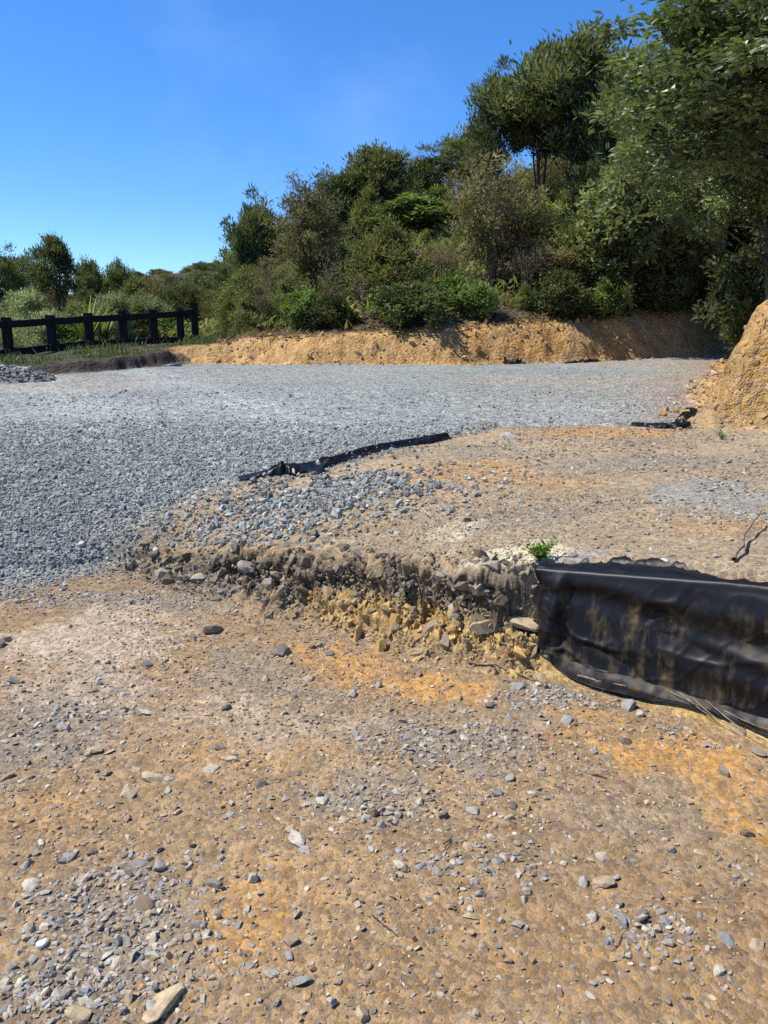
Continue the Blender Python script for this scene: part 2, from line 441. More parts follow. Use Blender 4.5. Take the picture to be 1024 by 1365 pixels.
def ground_color(x, y, z):
    n = len(x)
    c = np.tile(C_TAN, (n, 1)) * (1 + .22 * fbm(x, y, 1.3, 3, 51))[:, None]
    up = inside(x, y, UPPER); d, par = poly_dist(x, y, BANK)
    tcol = np.array((.295, .222, .135)); w = (up * sstep(0, .2, d))[:, None]
    c = c * (1 - w) + w * tcol * (1 + .25 * fbm(x, y, 1.7, 3, 52))[:, None]
    wx = x + .16 * fbm(x, y, 2.6, 3, 53); wy = y + .22 * fbm(x, y, 2.6, 3, 54)
    for px, py, rx, ry, col, s in PATCH_W:
        m = (np.abs(x - px) < rx * 2.2) & (np.abs(y - py) < ry * 2.2 + .1)
        if not m.any(): continue
        e = np.hypot((wx[m] - px) / rx, (wy[m] - py) / ry) + .55 * fbm(x[m], y[m], 9, 4, 55, .65)
        k = s * (1 - sstep(.55, 1.05, e)) * (.9 + .5 * fbm(x[m], y[m], 26, 2, 155))
        k = np.clip(k, 0, 1)[:, None]
        c[m] = c[m] * (1 - k) + col * k
    # face of the bank: dark brown upper part over yellow clay
    uz = U_SURF(np.clip(x, -22, 16), np.clip(y, -2, 32))
    face = np.exp(-(np.where(up, d * 1.7, d * .9) / .13) ** 4) * sstep(.04, .14, uz) * (np.abs(y) < 6)
    rel = z / np.maximum(uz, .05) + .35 * fbm(x, y, 6, 2, 56)
    dark_up = sstep(.34, .5, rel)[:, None]
    q = sstep(-.75, -.1, x)[:, None]
    clay = C_GREY * .8 * (1 - q) + np.array((.40, .26, .085)) * q
    fc = clay * (1 - dark_up) + np.array((.15, .115, .07)) * dark_up
    top = sstep(.92, 1.02, rel)[:, None] * .7
    fc = fc * (1 + .55 * fbm(x * 1.0 - y * .6, z * 1.0, 9, 3, 156) + .35 * fbm(x - y * .6, z, 30, 2, 157))[:, None]
    fc = fc * (1 - top) + np.array((.22, .175, .115)) * top
    c = c * (1 - face[:, None]) + fc * face[:, None]
    # gravel pad
    pin = inside(x, y, PADPOLY); pd, _ = poly_dist(x, y, PAD_EDGE + [])
    pl, _ = poly_dist(x, y, PAD_LEFT)
    ps = np.where(pin, np.minimum(pd * 3, pl), -np.minimum(pd * 4, pl)) + .30 * fbm(x, y, 2.2, 3, 57) + .35 * fbm(x, y, 1.1, 2, 70) * (pl < pd * 3)
    k = sstep(-.35, .25, ps)[:, None]
    lane = np.exp(-((x + .55 * y - 1.4 + .3 * fbm(x, y, .4, 2, 158)) / .5) ** 2) + np.exp(-((x + .55 * y - 3.2 + .3 * fbm(x, y, .4, 2, 158)) / .5) ** 2)
    pc = C_PAD * (1 + .28 * lane * sstep(6.5, 9, y))[:, None] * (1 + .24 * fbm(x, y, .35, 3, 58) + .10 * fbm(x * .35, y * 1.4, 1.0, 2, 59))[:, None]
    dustw = np.clip(sstep(-.05, .40, fbm(x * .6, y, .55, 3, 60) + .25 * sstep(-1, 6, x)) * sstep(7.5, 13, y) * .75, 0, 1)[:, None]
    pc = pc * (1 - dustw) + np.array((.27, .235, .19)) * dustw
    c = c * (1 - k) + pc * k
    # reddish debris along the right edge of the pad
    e2, _ = poly_dist(x, y, PAD_EDGE[9:])
    k = (np.clip(1 - e2 / 1.1, 0, 1) * pin * (.25 + .9 * np.clip(fbm(x, y, 2.2, 3, 61) + .4, 0, 1)))[:, None]
    k = np.clip(k, 0, .8); c = c * (1 - k) + np.array((.27, .17, .12)) * k
    # cut bank, mound, hillside
    hin = inside(x, y, HILLPOLY); hd, hp = poly_dist(x, y, HILL)
    idx = np.arange(len(HILL)); hw = np.interp(hp, idx, HILL_W)
    hs = np.where(hin, hd, -hd)
    k = sstep(-.25, .08, hs + .25 * fbm(x, y, 1.6, 3, 62))[:, None]
    cc = C_CUT * (1 + .30 * fbm(x, y, 1.2, 3, 63) + .18 * fbm(x, y, 6, 2, 64))[:, None]
    og = sstep(.05, .35, fbm(x, y, .9, 3, 65))[:, None] * .7
    cc = cc * (1 - og) + np.array((.50, .26, .08)) * og
    pale = sstep(.1, .4, fbm(x, y, 1.3, 2, 66))[:, None] * .5
    cc = cc * (1 - pale) + np.array((.50, .36, .19)) * pale
    verge = sstep(5.2, 3.9, hp)[:, None]
    cc = cc * (1 - verge) + np.array((.075, .055, .04)) * verge  # dark earth of the verge scarp, its shade also put into the colour
    c = c * (1 - k) + cc * k
    topl = (sstep(1.0, 1.55, hs / hw + .35 * fbm(x, y, 2.0, 3, 67)) * hin)[:, None]
    gt = C_LITTER * (1 + .5 * fbm(x, y, 1.1, 3, 68))[:, None]
    gr = np.maximum(sstep(5.6, 4.2, hp), (sstep(30, 45, y)))[:, None]
    gt = gt * (1 - gr) + C_GRASS * gr * (1 + .5 * fbm(x, y, 1.5, 3, 69))[:, None]
    mound = sstep(12.6, 13.2, hp)[:, None] * sstep(3.2, 2.0, hs)[:, None]
    gt = gt * (1 - mound) + cc * mound
    c = c * (1 - topl) + gt * topl
    return np.clip(c, .015, .75)

# ------------------------------------------------------------------ ground sheet (finer near the viewer's side)
def ratio_rows(a, b, k): return np.geomspace(a, b, int(math.log(b / a) / k) + 1)[:-1]
rows = np.concatenate([ratio_rows(.25, 1.0, .06), ratio_rows(1.0, 2.4, .005), ratio_rows(2.4, 6.2, .003), ratio_rows(6.2, 13, .0055), ratio_rows(13, 23, .004), ratio_rows(23, 620, .03), [620]])
az = np.concatenate([np.linspace(-180, -42, 40)[:-1], np.linspace(-42, -31, 40)[:-1], np.linspace(-31, 31, 880)[:-1], np.linspace(31, 42, 40)[:-1], np.linspace(42, 180, 40)[:-1]])
A, RR = np.meshgrid(np.radians(az), rows)
gx = (RR * np.sin(A)).ravel(); gy = (RR * np.cos(A)).ravel()
gz = np.concatenate([terrain(a, b) for a, b in zip(np.array_split(gx, 8), np.array_split(gy, 8))])
# the face of the low bank is broken in depth too: an overhanging crust, hollows under it, blocks lower down
bd_, _ = poly_dist(gx, gy, BANK); uz_ = U_SURF(np.clip(gx, -22, 16), np.clip(gy, -2, 32)); rel_ = gz / np.maximum(uz_, .05)
fz = np.exp(-(bd_ / .16) ** 4) * sstep(.08, .22, uz_) * (np.abs(gy) < 6) * (1 - sstep(.62, .74, gx)) * sstep(-1.9, -1.3, gx)
al_ = gx * .85 - gy * .53
push = .035 * sstep(.72, .9, rel_) * sstep(1.25, 1.0, rel_) * (.6 + 1.2 * fbm(al_, gz, 5, 2, 91)) - .05 * np.exp(-((rel_ - .6) / .13) ** 2) * (.5 + 1.5 * np.clip(fbm(al_, gz * .5, 3.5, 2, 92) + .3, 0, 1)) + .055 * fbm(al_, gz * 1.3, 9, 3, 93, .6) + .038 * fbm(al_, gz, 30, 3, 94, .7)
push = push * fz * sstep(.1, .3, rel_)
gc_xy = (gx.copy(), gy.copy())
gx = gx - .53 * push; gy = gy - .85 * push
gc = np.concatenate([ground_color(a, b, c) for a, b, c in zip(np.array_split(gc_xy[0], 8), np.array_split(gc_xy[1], 8), np.array_split(gz, 8))])
nr, na = A.shape
i = np.arange(nr - 1)[:, None] * na; j = np.arange(na)[None]; j2 = (j + 1) % na
quads = np.stack([i + j, i + j2, i + na + j2, i + na + j], -1).reshape(-1, 4)
GV = np.c_[gx, gy, gz]
cen = GV[quads].mean(axis=1)
pin = inside(cen[:, 0], cen[:, 1], PADPOLY); hin = inside(cen[:, 0], cen[:, 1], HILLPOLY)
hd, hp = poly_dist(cen[:, 0], cen[:, 1], HILL); hw = np.interp(hp, np.arange(len(HILL)), HILL_W)
cls = np.zeros(len(quads), int); cls[pin] = 1
cls[hin & (hd < hw * 1.25)] = 2; cls[hin & (hd >= hw * 1.25)] = 3
cls[hin & (hp > 12.7) & (hd < 2.6)] = 4
def sub_mesh(name, sel, mat, extra=None):
    f = quads[sel]; used, inv = np.unique(f, return_inverse=True)
    return mk_mesh(name, GV[used], inv.reshape(-1, 4), mat, True, {'Col': gc[used]})
for k, name, mat, lab, cat in [(0, 'ground', M_track, 'bare brown track and terrace of stony soil with orange clay patches', 'ground'),
                               (1, 'gravel_pad', M_pad, 'graded pad of crushed blue grey gravel above the track', 'gravel pad'),
                               (2, 'cut_bank', M_cut, 'orange clay bank cut along the far edge of the gravel pad', 'bank'),
                               (3, 'hillside', M_hill, 'shaded hillside of leaf litter under the bush', 'hillside'),
                               (4, 'dirt_mound', M_cut, 'steep orange clay mound rising beside the corner of the gravel pad', 'mound')]:
    tag(link(name, sub_mesh(name, cls == k, mat)), lab, cat, kind='structure')

# ------------------------------------------------------------------ loose stone as stuff
g = np.random.default_rng(101)
GREYS = [(.275, .282, .25), (.225, .232, .21), (.335, .342, .305), (.175, .18, .165), (.41, .40, .35), (.29, .245, .18)]
GW = [4, 4, 2.5, 2.2, .9, .9]
TRACKC = [(.31, .225, .135), (.24, .165, .095), (.37, .305, .215), (.28, .25, .205), (.46, .395, .29), (.14, .11, .08), (.42, .25, .10), (.245, .235, .21)]
TW = [4.5, 3.0, 3.0, 2.4, 1.8, .7, 1.2, .9]

def wedge(n, y0, y1, half=.56, power=1.0):
    yy = np.sqrt(g.uniform(y0 ** 2, y1 ** 2, n)); xx = g.uniform(-half, half, n) * yy
    return xx, yy

def field(name, x, y, r, pal, w, seed, lab, cat, sink=.25, flat=(.45, .9), var=.18):
    z = terrain(x, y)
    V, Fc, C = stone_field(np.c_[x, y, z], r, palette(len(x), g, pal, w, var), seed, sink, flat)
    o = link(name, mk_mesh(name, V, Fc, M_stone, False, {'Col': C}))
    return tag(o, lab, cat, kind='stuff')

def pad_signed(x, y):
    pd, _ = poly_dist(x, y, PAD_EDGE); pl, _ = poly_dist(x, y, PAD_LEFT)
    return np.where(inside(x, y, PADPOLY), np.minimum(pd * 3, pl), -np.minimum(pd * 4, pl))

# crushed gravel on the ramp and the near part of the pad
x, y = wedge(290000, 4.0, 10.5, .60); ps = pad_signed(x, y) + .28 * fbm(x, y, 2.2, 3, 57)
ps = ps + .35 * fbm(x, y, 1.1, 2, 70)
keep = (g.random(len(x)) < np.clip(sstep(-.75, .30, ps) ** 1.6, 0, 1)) & (g.random(len(x)) < np.clip(1.1 - (y - 4.8) * .34, .03, 1)) & (~inside(x, y, HILLPOLY))
x, y = x[keep], y[keep]
field('gravel', x, y, g.lognormal(math.log(.0096), .38, len(x)).clip(.005, .027), GREYS, GW, 3, 'loose crushed blue grey gravel on the ramp and near half of the pad', 'gravel', .36)
# spill of gravel on the terrace below the fabric strip
cs = hit(405, 672); x = cs[0] + g.normal(0, .50, 2300); y = cs[1] + g.normal(0, .34, 2300)
k = (pad_signed(x, y) < .02) & (fbm(x, y, 3, 2, 71) > -.35); x, y = x[k], y[k]
bd, _ = poly_dist(x, y, BANK); k = inside(x, y, UPPER) & (bd > .12); x, y = x[k], y[k]
field('gravel_spill', x, y, g.lognormal(math.log(.017), .33, len(x)).clip(.007, .04), GREYS, GW, 4, 'patch of grey crushed stone spilled on the terrace below the fabric strip', 'gravel', .2)
# far pad, coarser and sparser
x, y = wedge(9000, 8.0, 17, .56); k = (pad_signed(x, y) > .03) & (~inside(x, y, HILLPOLY)) & (g.random(len(x)) < np.clip(1.1 - (y - 8) * .1, .2, 1)); x, y = x[k], y[k]
field('pad_gravel', x, y, g.lognormal(math.log(.013), .3, len(x)).clip(.006, .026), [tuple(np.array(c) * 1.25) for c in GREYS], [3, 1, 4, .2, 2, 2], 5, 'sparse loose stones across the far half of the gravel pad', 'gravel', .40, (.3, .5))
# pebbles in the track and on the terrace
x, y = wedge(52000, 1.25, 5.4, .56); dens = np.clip(.55 + 1.1 * fbm(x, y, 1.6, 3, 72), .12, 1)
up = inside(x, y, UPPER); bd, _ = poly_dist(x, y, BANK)
k = (g.random(len(x)) < dens) & (pad_signed(x, y) < -.05) & ~(up & (bd < .1)); x, y = x[k], y[k]
field('pebbles', x, y, g.lognormal(math.log(.0052), .48, len(x)).clip(.0025, .017), TRACKC, TW, 6, 'fine pebbles and stone chips pressed into the brown track', 'pebbles', .36, (.3, .62))
x, y = wedge(16000, 4.2, 8.0, .56); up = inside(x, y, UPPER); bd, _ = poly_dist(x, y, BANK)
k = up & (bd > .08) & (pad_signed(x, y) < -.02) & (~inside(x, y, HILLPOLY)) & (fbm(x, y, 1.2, 3, 73) > -.25); x, y = x[k], y[k]
field('terrace_pebbles', x, y, g.lognormal(math.log(.009), .4, len(x)).clip(.004, .028), TRACKC, TW, 7, 'loose chips of stone over the tan terrace', 'pebbles', .34, (.3, .65))
# grey drifts in the track
px_, py_ = [], []
for (u, v, ru, rv, n) in [(150, 1230, 120, 95, 756), (70, 960, 80, 60, 324), (600, 985, 120, 36, 504), (70, 1330, 100, 40, 360), (500, 1075, 70, 30, 187), (720, 930, 90, 18, 302), (660, 1150, 120, 30, 115), (860, 1240, 60, 40, 115), (230, 800, 150, 16, 374), (60, 800, 80, 16, 302), (950, 690, 90, 16, 187), (940, 985, 70, 18, 115)]:
    p = hit(u, v); dist = np.linalg.norm(p - np.array([0, 0, EYE])); a = hit(u, v - rv); b = hit(u, v + rv)
    px_.append(p[0] + g.normal(0, .55, n) * ru / F * dist); py_.append(p[1] + g.normal(0, .55, n) * abs(a[1] - b[1]) / 2)
x, y = np.concatenate(px_), np.concatenate(py_); bd, _ = poly_dist(x, y, BANK); k = bd > .22; x, y = x[k], y[k]
field('stone_chips', x, y, g.lognormal(math.log(.0092), .42, len(x)).clip(.004, .022), [(.28, .26, .225), (.35, .325, .275), (.22, .205, .18), (.27, .27, .26)] + TRACKC[:5], [3, 2.4, 2, 1.2, 2, 1.2, 3, 3, 2.0], 8, 'drifts of grey stone chips lying in the brown track', 'gravel', .40, (.3, .6))
# rubble along the bank face
bl = np.array(BANK[3:11]); seg = np.linalg.norm(np.diff(bl, axis=0), axis=1); cum = np.r_[0, np.cumsum(seg)]
def along(a):
    a = np.asarray(a) * cum[-1]
    return np.stack([np.interp(a, cum, bl[:, 0]), np.interp(a, cum, bl[:, 1])], -1)
def normal_at(a):
    d = along(np.clip(np.asarray(a) + .02, 0, 1.0)) - along(np.clip(np.asarray(a) - .02, 0, 1)); d /= np.linalg.norm(d, axis=-1)[..., None]
    return np.stack([-d[..., 1], d[..., 0]], -1)      # points to the terrace side
def a_of_u(u):  # position along the bank of a photo column
    aa = np.linspace(0, 1, 400); p = along(aa); zc = p[:, 1] * cp + 1.4 * sp
    return float(np.interp(u, 512 + F * p[:, 0] / zc, aa))
n = 7000; a = np.where(g.random(7000) < .3, g.uniform(.55, 1, 7000), g.uniform(-.0, 1, 7000)); off = g.normal(-.03, .09, n); P = along(a) + normal_at(a) * off[:, None]
P = P[(P[:, 0] < .74)]; n = len(P); bx, by = P[:, 0], P[:, 1]; bz = terrain(bx, by); uz = U_SURF(bx, by); rel = bz / np.maximum(uz, .05)
pc = palette(n, g, [(.20, .155, .095), (.14, .105, .065), (.27, .225, .155), (.22, .20, .17)], [3, 2.5, 1.6, .8], .25)
low = (rel < .42) & (bx > -.45); pc[low] = palette(int(low.sum()), g, [(.42, .275, .09), (.36, .22, .07), (.26, .19, .11)], [3, 2, 1.4], .15)
V, Fc, C = stone_field(np.c_[bx, by, bz], np.where(g.random(n) < .93, g.lognormal(math.log(.0085), .45, n), g.lognormal(math.log(.028), .35, n)).clip(.004, .06), pc, 9, .5, (.6, 1), 1.0)
tag(link('rubble', mk_mesh('rubble', V, Fc, M_stone, False, {'Col': C})), 'clods and broken stone in the face of the low bank', 'rubble', kind='stuff')
# crumbs on the clay mound and cut bank
x = g.uniform(-6, 11, 9000); y = g.uniform(6.5, 22, 9000); hd, hp = poly_dist(x, y, HILL); hin = inside(x, y, HILLPOLY)
k = (hp > 5) & (hd < np.where(hin, 1.2, .35)) ; x, y = x[k], y[k]
field('clods', x, y, g.lognormal(math.log(.028), .45, len(x)).clip(.01, .09), [(.44, .27, .11), (.36, .21, .08), (.50, .37, .2), (.26, .17, .1)], [4, 3, 2, 1], 10, 'crumbled clay clods over the cut bank and mound', 'clods', .35, (.6, 1))

# gravel heap by the fence
hx, hy = at_z(-14, 512, .66)
n = 70; gxx, gyy = np.meshgrid(np.linspace(-1.7, 1.5, n), np.linspace(-.85, 1.1, n))
hh = .30 * np.clip(1 - np.hypot(gxx / 1.2, gyy / .75) + .3 * fbm(gxx, gyy, 2.2, 3, 81), 0, 1) ** .8
zz = terrain(gxx.ravel() + hx, gyy.ravel() + hy).reshape(n, n) + hh - .02
V0 = np.c_[gxx.ravel() + hx, gyy.ravel() + hy, zz.ravel()]
i = np.arange(n - 1)[:, None] * n; j = np.arange(n - 1)[None]; q4 = np.stack([i + j, i + j + 1, i + n + j + 1, i + n + j], -1).reshape(-1, 4)
q4 = q4[hh.ravel()[q4].max(axis=1) > .01]
tri = np.concatenate([q4[:, :3], q4[:, [0, 2, 3]]])
sel = g.integers(0, n * n, 3800); sel = sel[hh.ravel()[sel] > .015]
V1, F1, C1 = stone_field(V0[sel] + np.c_[g.uniform(-.03, .03, (len(sel), 2)), np.zeros(len(sel))], g.lognormal(math.log(.032), .35, len(sel)).clip(.012, .07), palette(len(sel), g, [(.24, .235, .225), (.16, .16, .16), (.33, .30, .25), (.27, .2, .13)], [3, 2, 2, 1]), 12)
V = np.concatenate([V0, V1]); Fc = np.concatenate([tri, F1 + len(V0)]); C = np.concatenate([np.tile((.2, .185, .165), (len(V0), 1)), C1])
tag(link('gravel_heap', mk_mesh('gravel_heap', V, Fc, M_stone, False, {'Col': C})), 'low heap of loose grey gravel at the pad edge in front of the fence', 'gravel heap')

# ------------------------------------------------------------------ single stones
i2V, i2F = subdivide(*subdivide(ICO_V, ICO_F))
STONE_COL = {'buff': (.44, .34, .20), 'tan': (.34, .26, .16), 'grey': (.28, .25, .205), 'pale': (.40, .365, .29), 'white': (.62, .60, .55), 'dark': (.12, .105, .085), 'blue grey': (.24, .245, .225), 'brown': (.20, .14, .09)}
STONE_MAT = {k: loose_stone_mat('stone_' + k.replace(' ', '_'), c) for k, c in STONE_COL.items()}
SHAPES = {'block': [], 'flat': []}
for k in range(9):
    gg = np.random.default_rng(500 + k)
    SHAPES['block'].append(chipped(i2V * gg.uniform(.97, 1.05, (len(i2V), 1)), 600 + k, 11, .42, .78) * np.array((1, gg.uniform(.7, .95), gg.uniform(.5, .75))))
    SHAPES['flat'].append(chipped(i2V * gg.uniform(.97, 1.05, (len(i2V), 1)), 700 + k, 12, .45, .8) * np.array((1, gg.uniform(.55, .85), gg.uniform(.28, .42))))
_sm = {}
def stone_mesh(shape, k, colour):
    key = (shape, k % 9, colour)
    if key not in _sm: _sm[key] = mk_mesh('stone', SHAPES[shape][k % 9], i2F, STONE_MAT[colour], False)
    return _sm[key]
def place_stone(u, v, px, colour, shape, label, group, k):
    p = hit(u, v); dist = np.linalg.norm(p - np.array([0, 0, EYE])); r = px / 2 / F * dist / .85
    o = link('stone', stone_mesh(shape, k, colour), None, (p[0], p[1], terrain(np.array([p[0]]), np.array([p[1]]))[0] + r * (.20 if shape == 'block' else .03)))
    o.scale = (r, r, r); o.rotation_euler = (random.uniform(-.3, .3), random.uniform(-.3, .3), random.uniform(0, 6.28))
    return tag(o, label, 'stone', group)
NAMED = [
 (285, 842, 27, 'tan', 'block', 'square tan block of stone lying below the left end of the low bank'),
 (374, 870, 27, 'dark', 'block', 'dark grey chunk of stone at the near edge of the orange clay patch'),
 (441, 872, 14, 'dark', 'block', 'small dark stone in the middle of the orange clay patch'),
 (425, 862, 10, 'pale', 'block', 'small pale stone on the orange patch beside a dark one'),
 (125, 1003, 20, 'buff', 'block', 'buff stone standing alone left of the pair of flat buff stones'),
 (201, 1038, 30, 'buff', 'flat', 'broad buff stone beside a smaller cream chip on the track'),
 (226, 1039, 14, 'pale', 'flat', 'cream chip touching the right side of a broad buff stone'),
 (170, 1057, 34, 'buff', 'flat', 'long flat buff stone sunk in the brown track'),
 (180, 1027, 14, 'buff', 'flat', 'small buff chip just above the broad buff stone'),
 (310, 1012, 26, 'buff', 'flat', 'flat buff slab sunk in the pinkish tan part of the track'),
 (280, 1026, 24, 'pale', 'flat', 'pale crumbled slab left of the flat buff slab'),
 (347, 1046, 17, 'dark', 'block', 'upright stone coloured dark for its backlit front, alone in the middle of the track'),  # the whole stone is dark to stand for its unlit front
 (308, 1073, 11, 'pale', 'block', 'small pale stone below the upright backlit stone'),
 (397, 1118, 32, 'pale', 'flat', 'cracked pale grey slab sunk level with the brown track'),
 (213, 1155, 30, 'grey', 'flat', 'flat grey stone at the top edge of the grey stone drift'),
 (40, 1183, 26, 'pale', 'flat', 'pale flat stone by the left edge of the grey stone drift'),
 (338, 1173, 20, 'pale', 'block', 'pale angular stone on the brown soil beside a grey one'),
 (288, 1179, 24, 'grey', 'flat', 'grey stone lying left of the pale angular stone'),
 (363, 1140, 14, 'brown', 'flat', 'thin brown stone chip above the pale angular stone'),
 (387, 1256, 20, 'tan', 'block', 'tan stone with a black shaded side on the orange tan soil'),
 (220, 1337, 52, 'buff', 'flat', 'longest flat buff stone at the near edge of the track'),
 (106, 1352, 34, 'buff', 'flat', 'buff slab left of the longest flat buff stone'),
 (400, 1308, 26, 'blue grey', 'flat', 'blue grey wedge of stone right of the longest buff stone'),
 (441, 1337, 17, 'pale', 'block', 'oval pale grey stone below the blue grey wedge'),
 (485, 1356, 20, 'buff', 'block', 'cream stone at the very bottom edge of the view'),
 (158, 1257, 20, 'pale', 'block', 'pale stone in the thick of the grey stone drift'),
 (58, 1258, 14, 'white', 'block', 'small white stone at the left of the grey stone drift'),
 (82, 1268, 14, 'white', 'flat', 'small whitish chip right of a white stone in the grey drift'),
 (190, 1205, 30, 'brown', 'flat', 'brown stone at the top right of the grey stone drift'),
 (20, 908, 18, 'grey', 'block', 'grey stone with a black underside at the left edge of the track'),
 (2, 860, 16, 'dark', 'block', 'dark stone cut by the left edge of the view'),
 (195, 950, 18, 'pale', 'flat', 'flat pale stone with a sharp dark shadow on the greyish track'),
 (302, 945, 14, 'dark', 'block', 'small blue black stone below the orange clay patch'),
 (360, 1009, 14, 'buff', 'flat', 'thin buff chip right of the flat buff slab'),
 (500, 1086, 17, 'brown', 'block', 'brown black stone on the darker middle part of the track'),
 (495, 1098, 12, 'tan', 'block', 'tan stone tucked against the brown black stone'),
 (627, 1221, 22, 'buff', 'flat', 'buff stone with small chips round it on the brown soil'),
 (690, 1234, 16, 'grey', 'block', 'grey stone between the buff stone and the cream stone'),
 (790, 1224, 15, 'pale', 'block', 'cream stone left of a blue grey one on the brown soil'),
 (828, 1228, 19, 'blue grey', 'block', 'blue grey stone right of the cream stone'),
 (805, 1180, 24, 'tan', 'block', 'tan stone with a black hollow beside it'),
 (778, 1178, 16, 'grey', 'block', 'grey stone left of the tan stone with a black hollow'),
 (968, 1250, 24, 'blue grey', 'flat', 'blue grey stone left of a long buff sliver'),
 (1006, 1261, 24, 'buff', 'flat', 'long buff sliver of stone by the right edge of the view'),
 (680, 1037, 20, 'blue grey', 'flat', 'smooth blue grey stone in the grey patch under the black sheet'),
 (663, 1060, 15, 'blue grey', 'block', 'greenish grey stone below the smooth blue grey stone'),
 (683, 1075, 14, 'dark', 'block', 'dark stone right of the greenish grey stone'),
 (632, 1082, 18, 'pale', 'block', 'pale stone in a cluster of chips on the darker track'),
 (590, 1090, 15, 'dark', 'block', 'dark stone left of the cluster of chips on the darker track'),
 (583, 1161, 18, 'grey', 'flat', 'grey chip with a twig beside it on the brown soil'),
 (560, 1156, 16, 'blue grey', 'flat', 'blue grey chip left of the grey chip with a twig'),
 (665, 1150, 17, 'blue grey', 'flat', 'flat blue grey chip alone on the brown soil'),
 (835, 988, 24, 'dark', 'flat', 'dark flat stone at the near side of the orange clay by the black sheet'),
 (838, 944, 20, 'blue grey', 'block', 'larger blue grey stone of a cluster below the black sheet'),
 (852, 954, 14, 'pale', 'block', 'pale stone in a cluster below the black sheet'),
 (985, 975, 26, 'tan', 'flat', 'flat tan stone under the lower hem of the black sheet'),
 (1010, 1003, 20, 'grey', 'flat', 'grey slab beside the flat tan stone under the black sheet'),
 (963, 1030, 18, 'grey', 'block', 'grey stone on the orange clay by the right edge of the view'),
 (655, 942, 16, 'dark', 'block', 'dark stone left of the grey chips below the black sheet'),
 (505, 915, 13, 'grey', 'block', 'grey stone at the lower right of the orange clay patch'),
 (720, 902, 24, 'tan', 'flat', 'flat tan stone at the left foot of the black sheet'),
 (692, 915, 32, 'blue grey', 'flat', 'flat blue grey slab left of the foot of the black sheet'),
 (756, 960, 22, 'blue grey', 'flat', 'blue grey slab a little below the black sheet'),
 (108, 727, 11, 'white', 'block', 'small white stone at the foot of the gravel ramp'),
 (678, 582, 24, 'white', 'flat', 'flat white stone on the terrace near the end of the fabric strip'),
 (758, 587, 13, 'white', 'flat', 'small white chip on the terrace right of the flat white stone'),
 (622, 695, 13, 'dark', 'block', 'dark stone alone in the middle of the terrace'),
 (560, 627, 12, 'dark', 'block', 'dark stone on the orange streak of the terrace'),
 (955, 742, 16, 'pale', 'flat', 'pale chip beside the leaning stick on the terrace'),
 (885, 748, 16, 'white', 'flat', 'whitish chip above the top hem of the black sheet'),
 (765, 741, 20, 'blue grey', 'flat', 'blue grey stone beside the small green weed'),
 (330, 757, 24, 'grey', 'block', 'grey boulder sticking out of the left part of the low bank'),
 (206, 742, 20, 'dark', 'block', 'dark blocky stone at the left end of the low bank'),
 (475, 802, 16, 'tan', 'block', 'tan block sticking out of the middle of the low bank'),
 (700, 838, 44, 'buff', 'block', 'big yellow clay clod at the foot of the bank by the black sheet'),
 (640, 842, 36, 'buff', 'block', 'yellow clay clod left of the biggest one at the bank foot'),
 (230, 488, 22, 'white', 'flat', 'whitish slab lying at the far left corner of the gravel pad'),
 (475, 523, 7, 'pale', 'flat', 'pale chip alone in the middle of the gravel pad'),
]
for k, (u, v, px, c, s, lab) in enumerate(NAMED): place_stone(u, v, px, c, s, lab, 'stones lying on the track and terrace', k)

def zone(u, v):
    if v < 700: return 'on the tan terrace above the low bank' if u > 700 else 'on the terrace below the fabric strip'
    if u > 620 and v < 1000: return 'on the ground below the black sheet'
    if u < 170 and v < 880: return 'at the foot of the gravel ramp'
    if v < 860: return 'along the foot of the low bank'
    if 340 < u < 680 and v < 950: return 'round the orange clay patch'
    if u < 150 and v < 1080: return 'on the greyish left side of the track'
    if u < 260 and v > 1130: return 'in the drift of grey stone at the near left'
    if u > 800 and v < 1130: return 'on the orange ground by the right edge'
    if 470 < u < 760 and v < 1140: return 'on the darker middle of the track'
    if v < 1130: return 'on the pinkish tan part of the track'
    if u > 760: return 'on the brown soil at the near right'
    if u < 480: return 'on the orange tan soil right of the grey drift'
    return 'on the brown soil at the middle of the near track'
gs = np.random.default_rng(77)
cnt = 0
while cnt < 205:
    v = gs.uniform(0, 1); v = 800 + 560 * v ** .9 if gs.random() < .88 else gs.uniform(600, 690)
    u = gs.uniform(5, 1015)
    if v < 700 and u < 520: continue
    if v < 1000 and u > 690 and v > 750 + (u - 690) * .2 - 40 and v < 895 + (u - 715) * .27: continue
    if 700 < v < 800 + max(0, (u - 175)) * .13 + 25 and u > 150 and u < 720: continue
    dens = 1.0 if u < 260 and v > 1100 else (.8 if u < 150 else .45)
    if gs.random() > dens: continue
    px = float(np.clip(gs.lognormal(math.log(9.5), .35), 6, 21)) * (.75 if v < 900 else 1)
    c = gs.choice(['buff', 'tan', 'grey', 'pale', 'dark', 'blue grey', 'brown'], p=[.17, .25, .18, .17, .03, .09, .11]); s = 'flat' if gs.random() < .5 else 'block'
    size = 'large' if px > 14 else ('middling' if px > 10 else 'small')
    sh = 'flat chip' if s == 'flat' else 'angular stone'
    place_stone(u, v, px, str(c), s, f'{size} {c} {sh} {zone(u, v)}', f'{size} {c} {sh}s {zone(u, v)}', int(gs.integers(0, 9))); cnt += 1

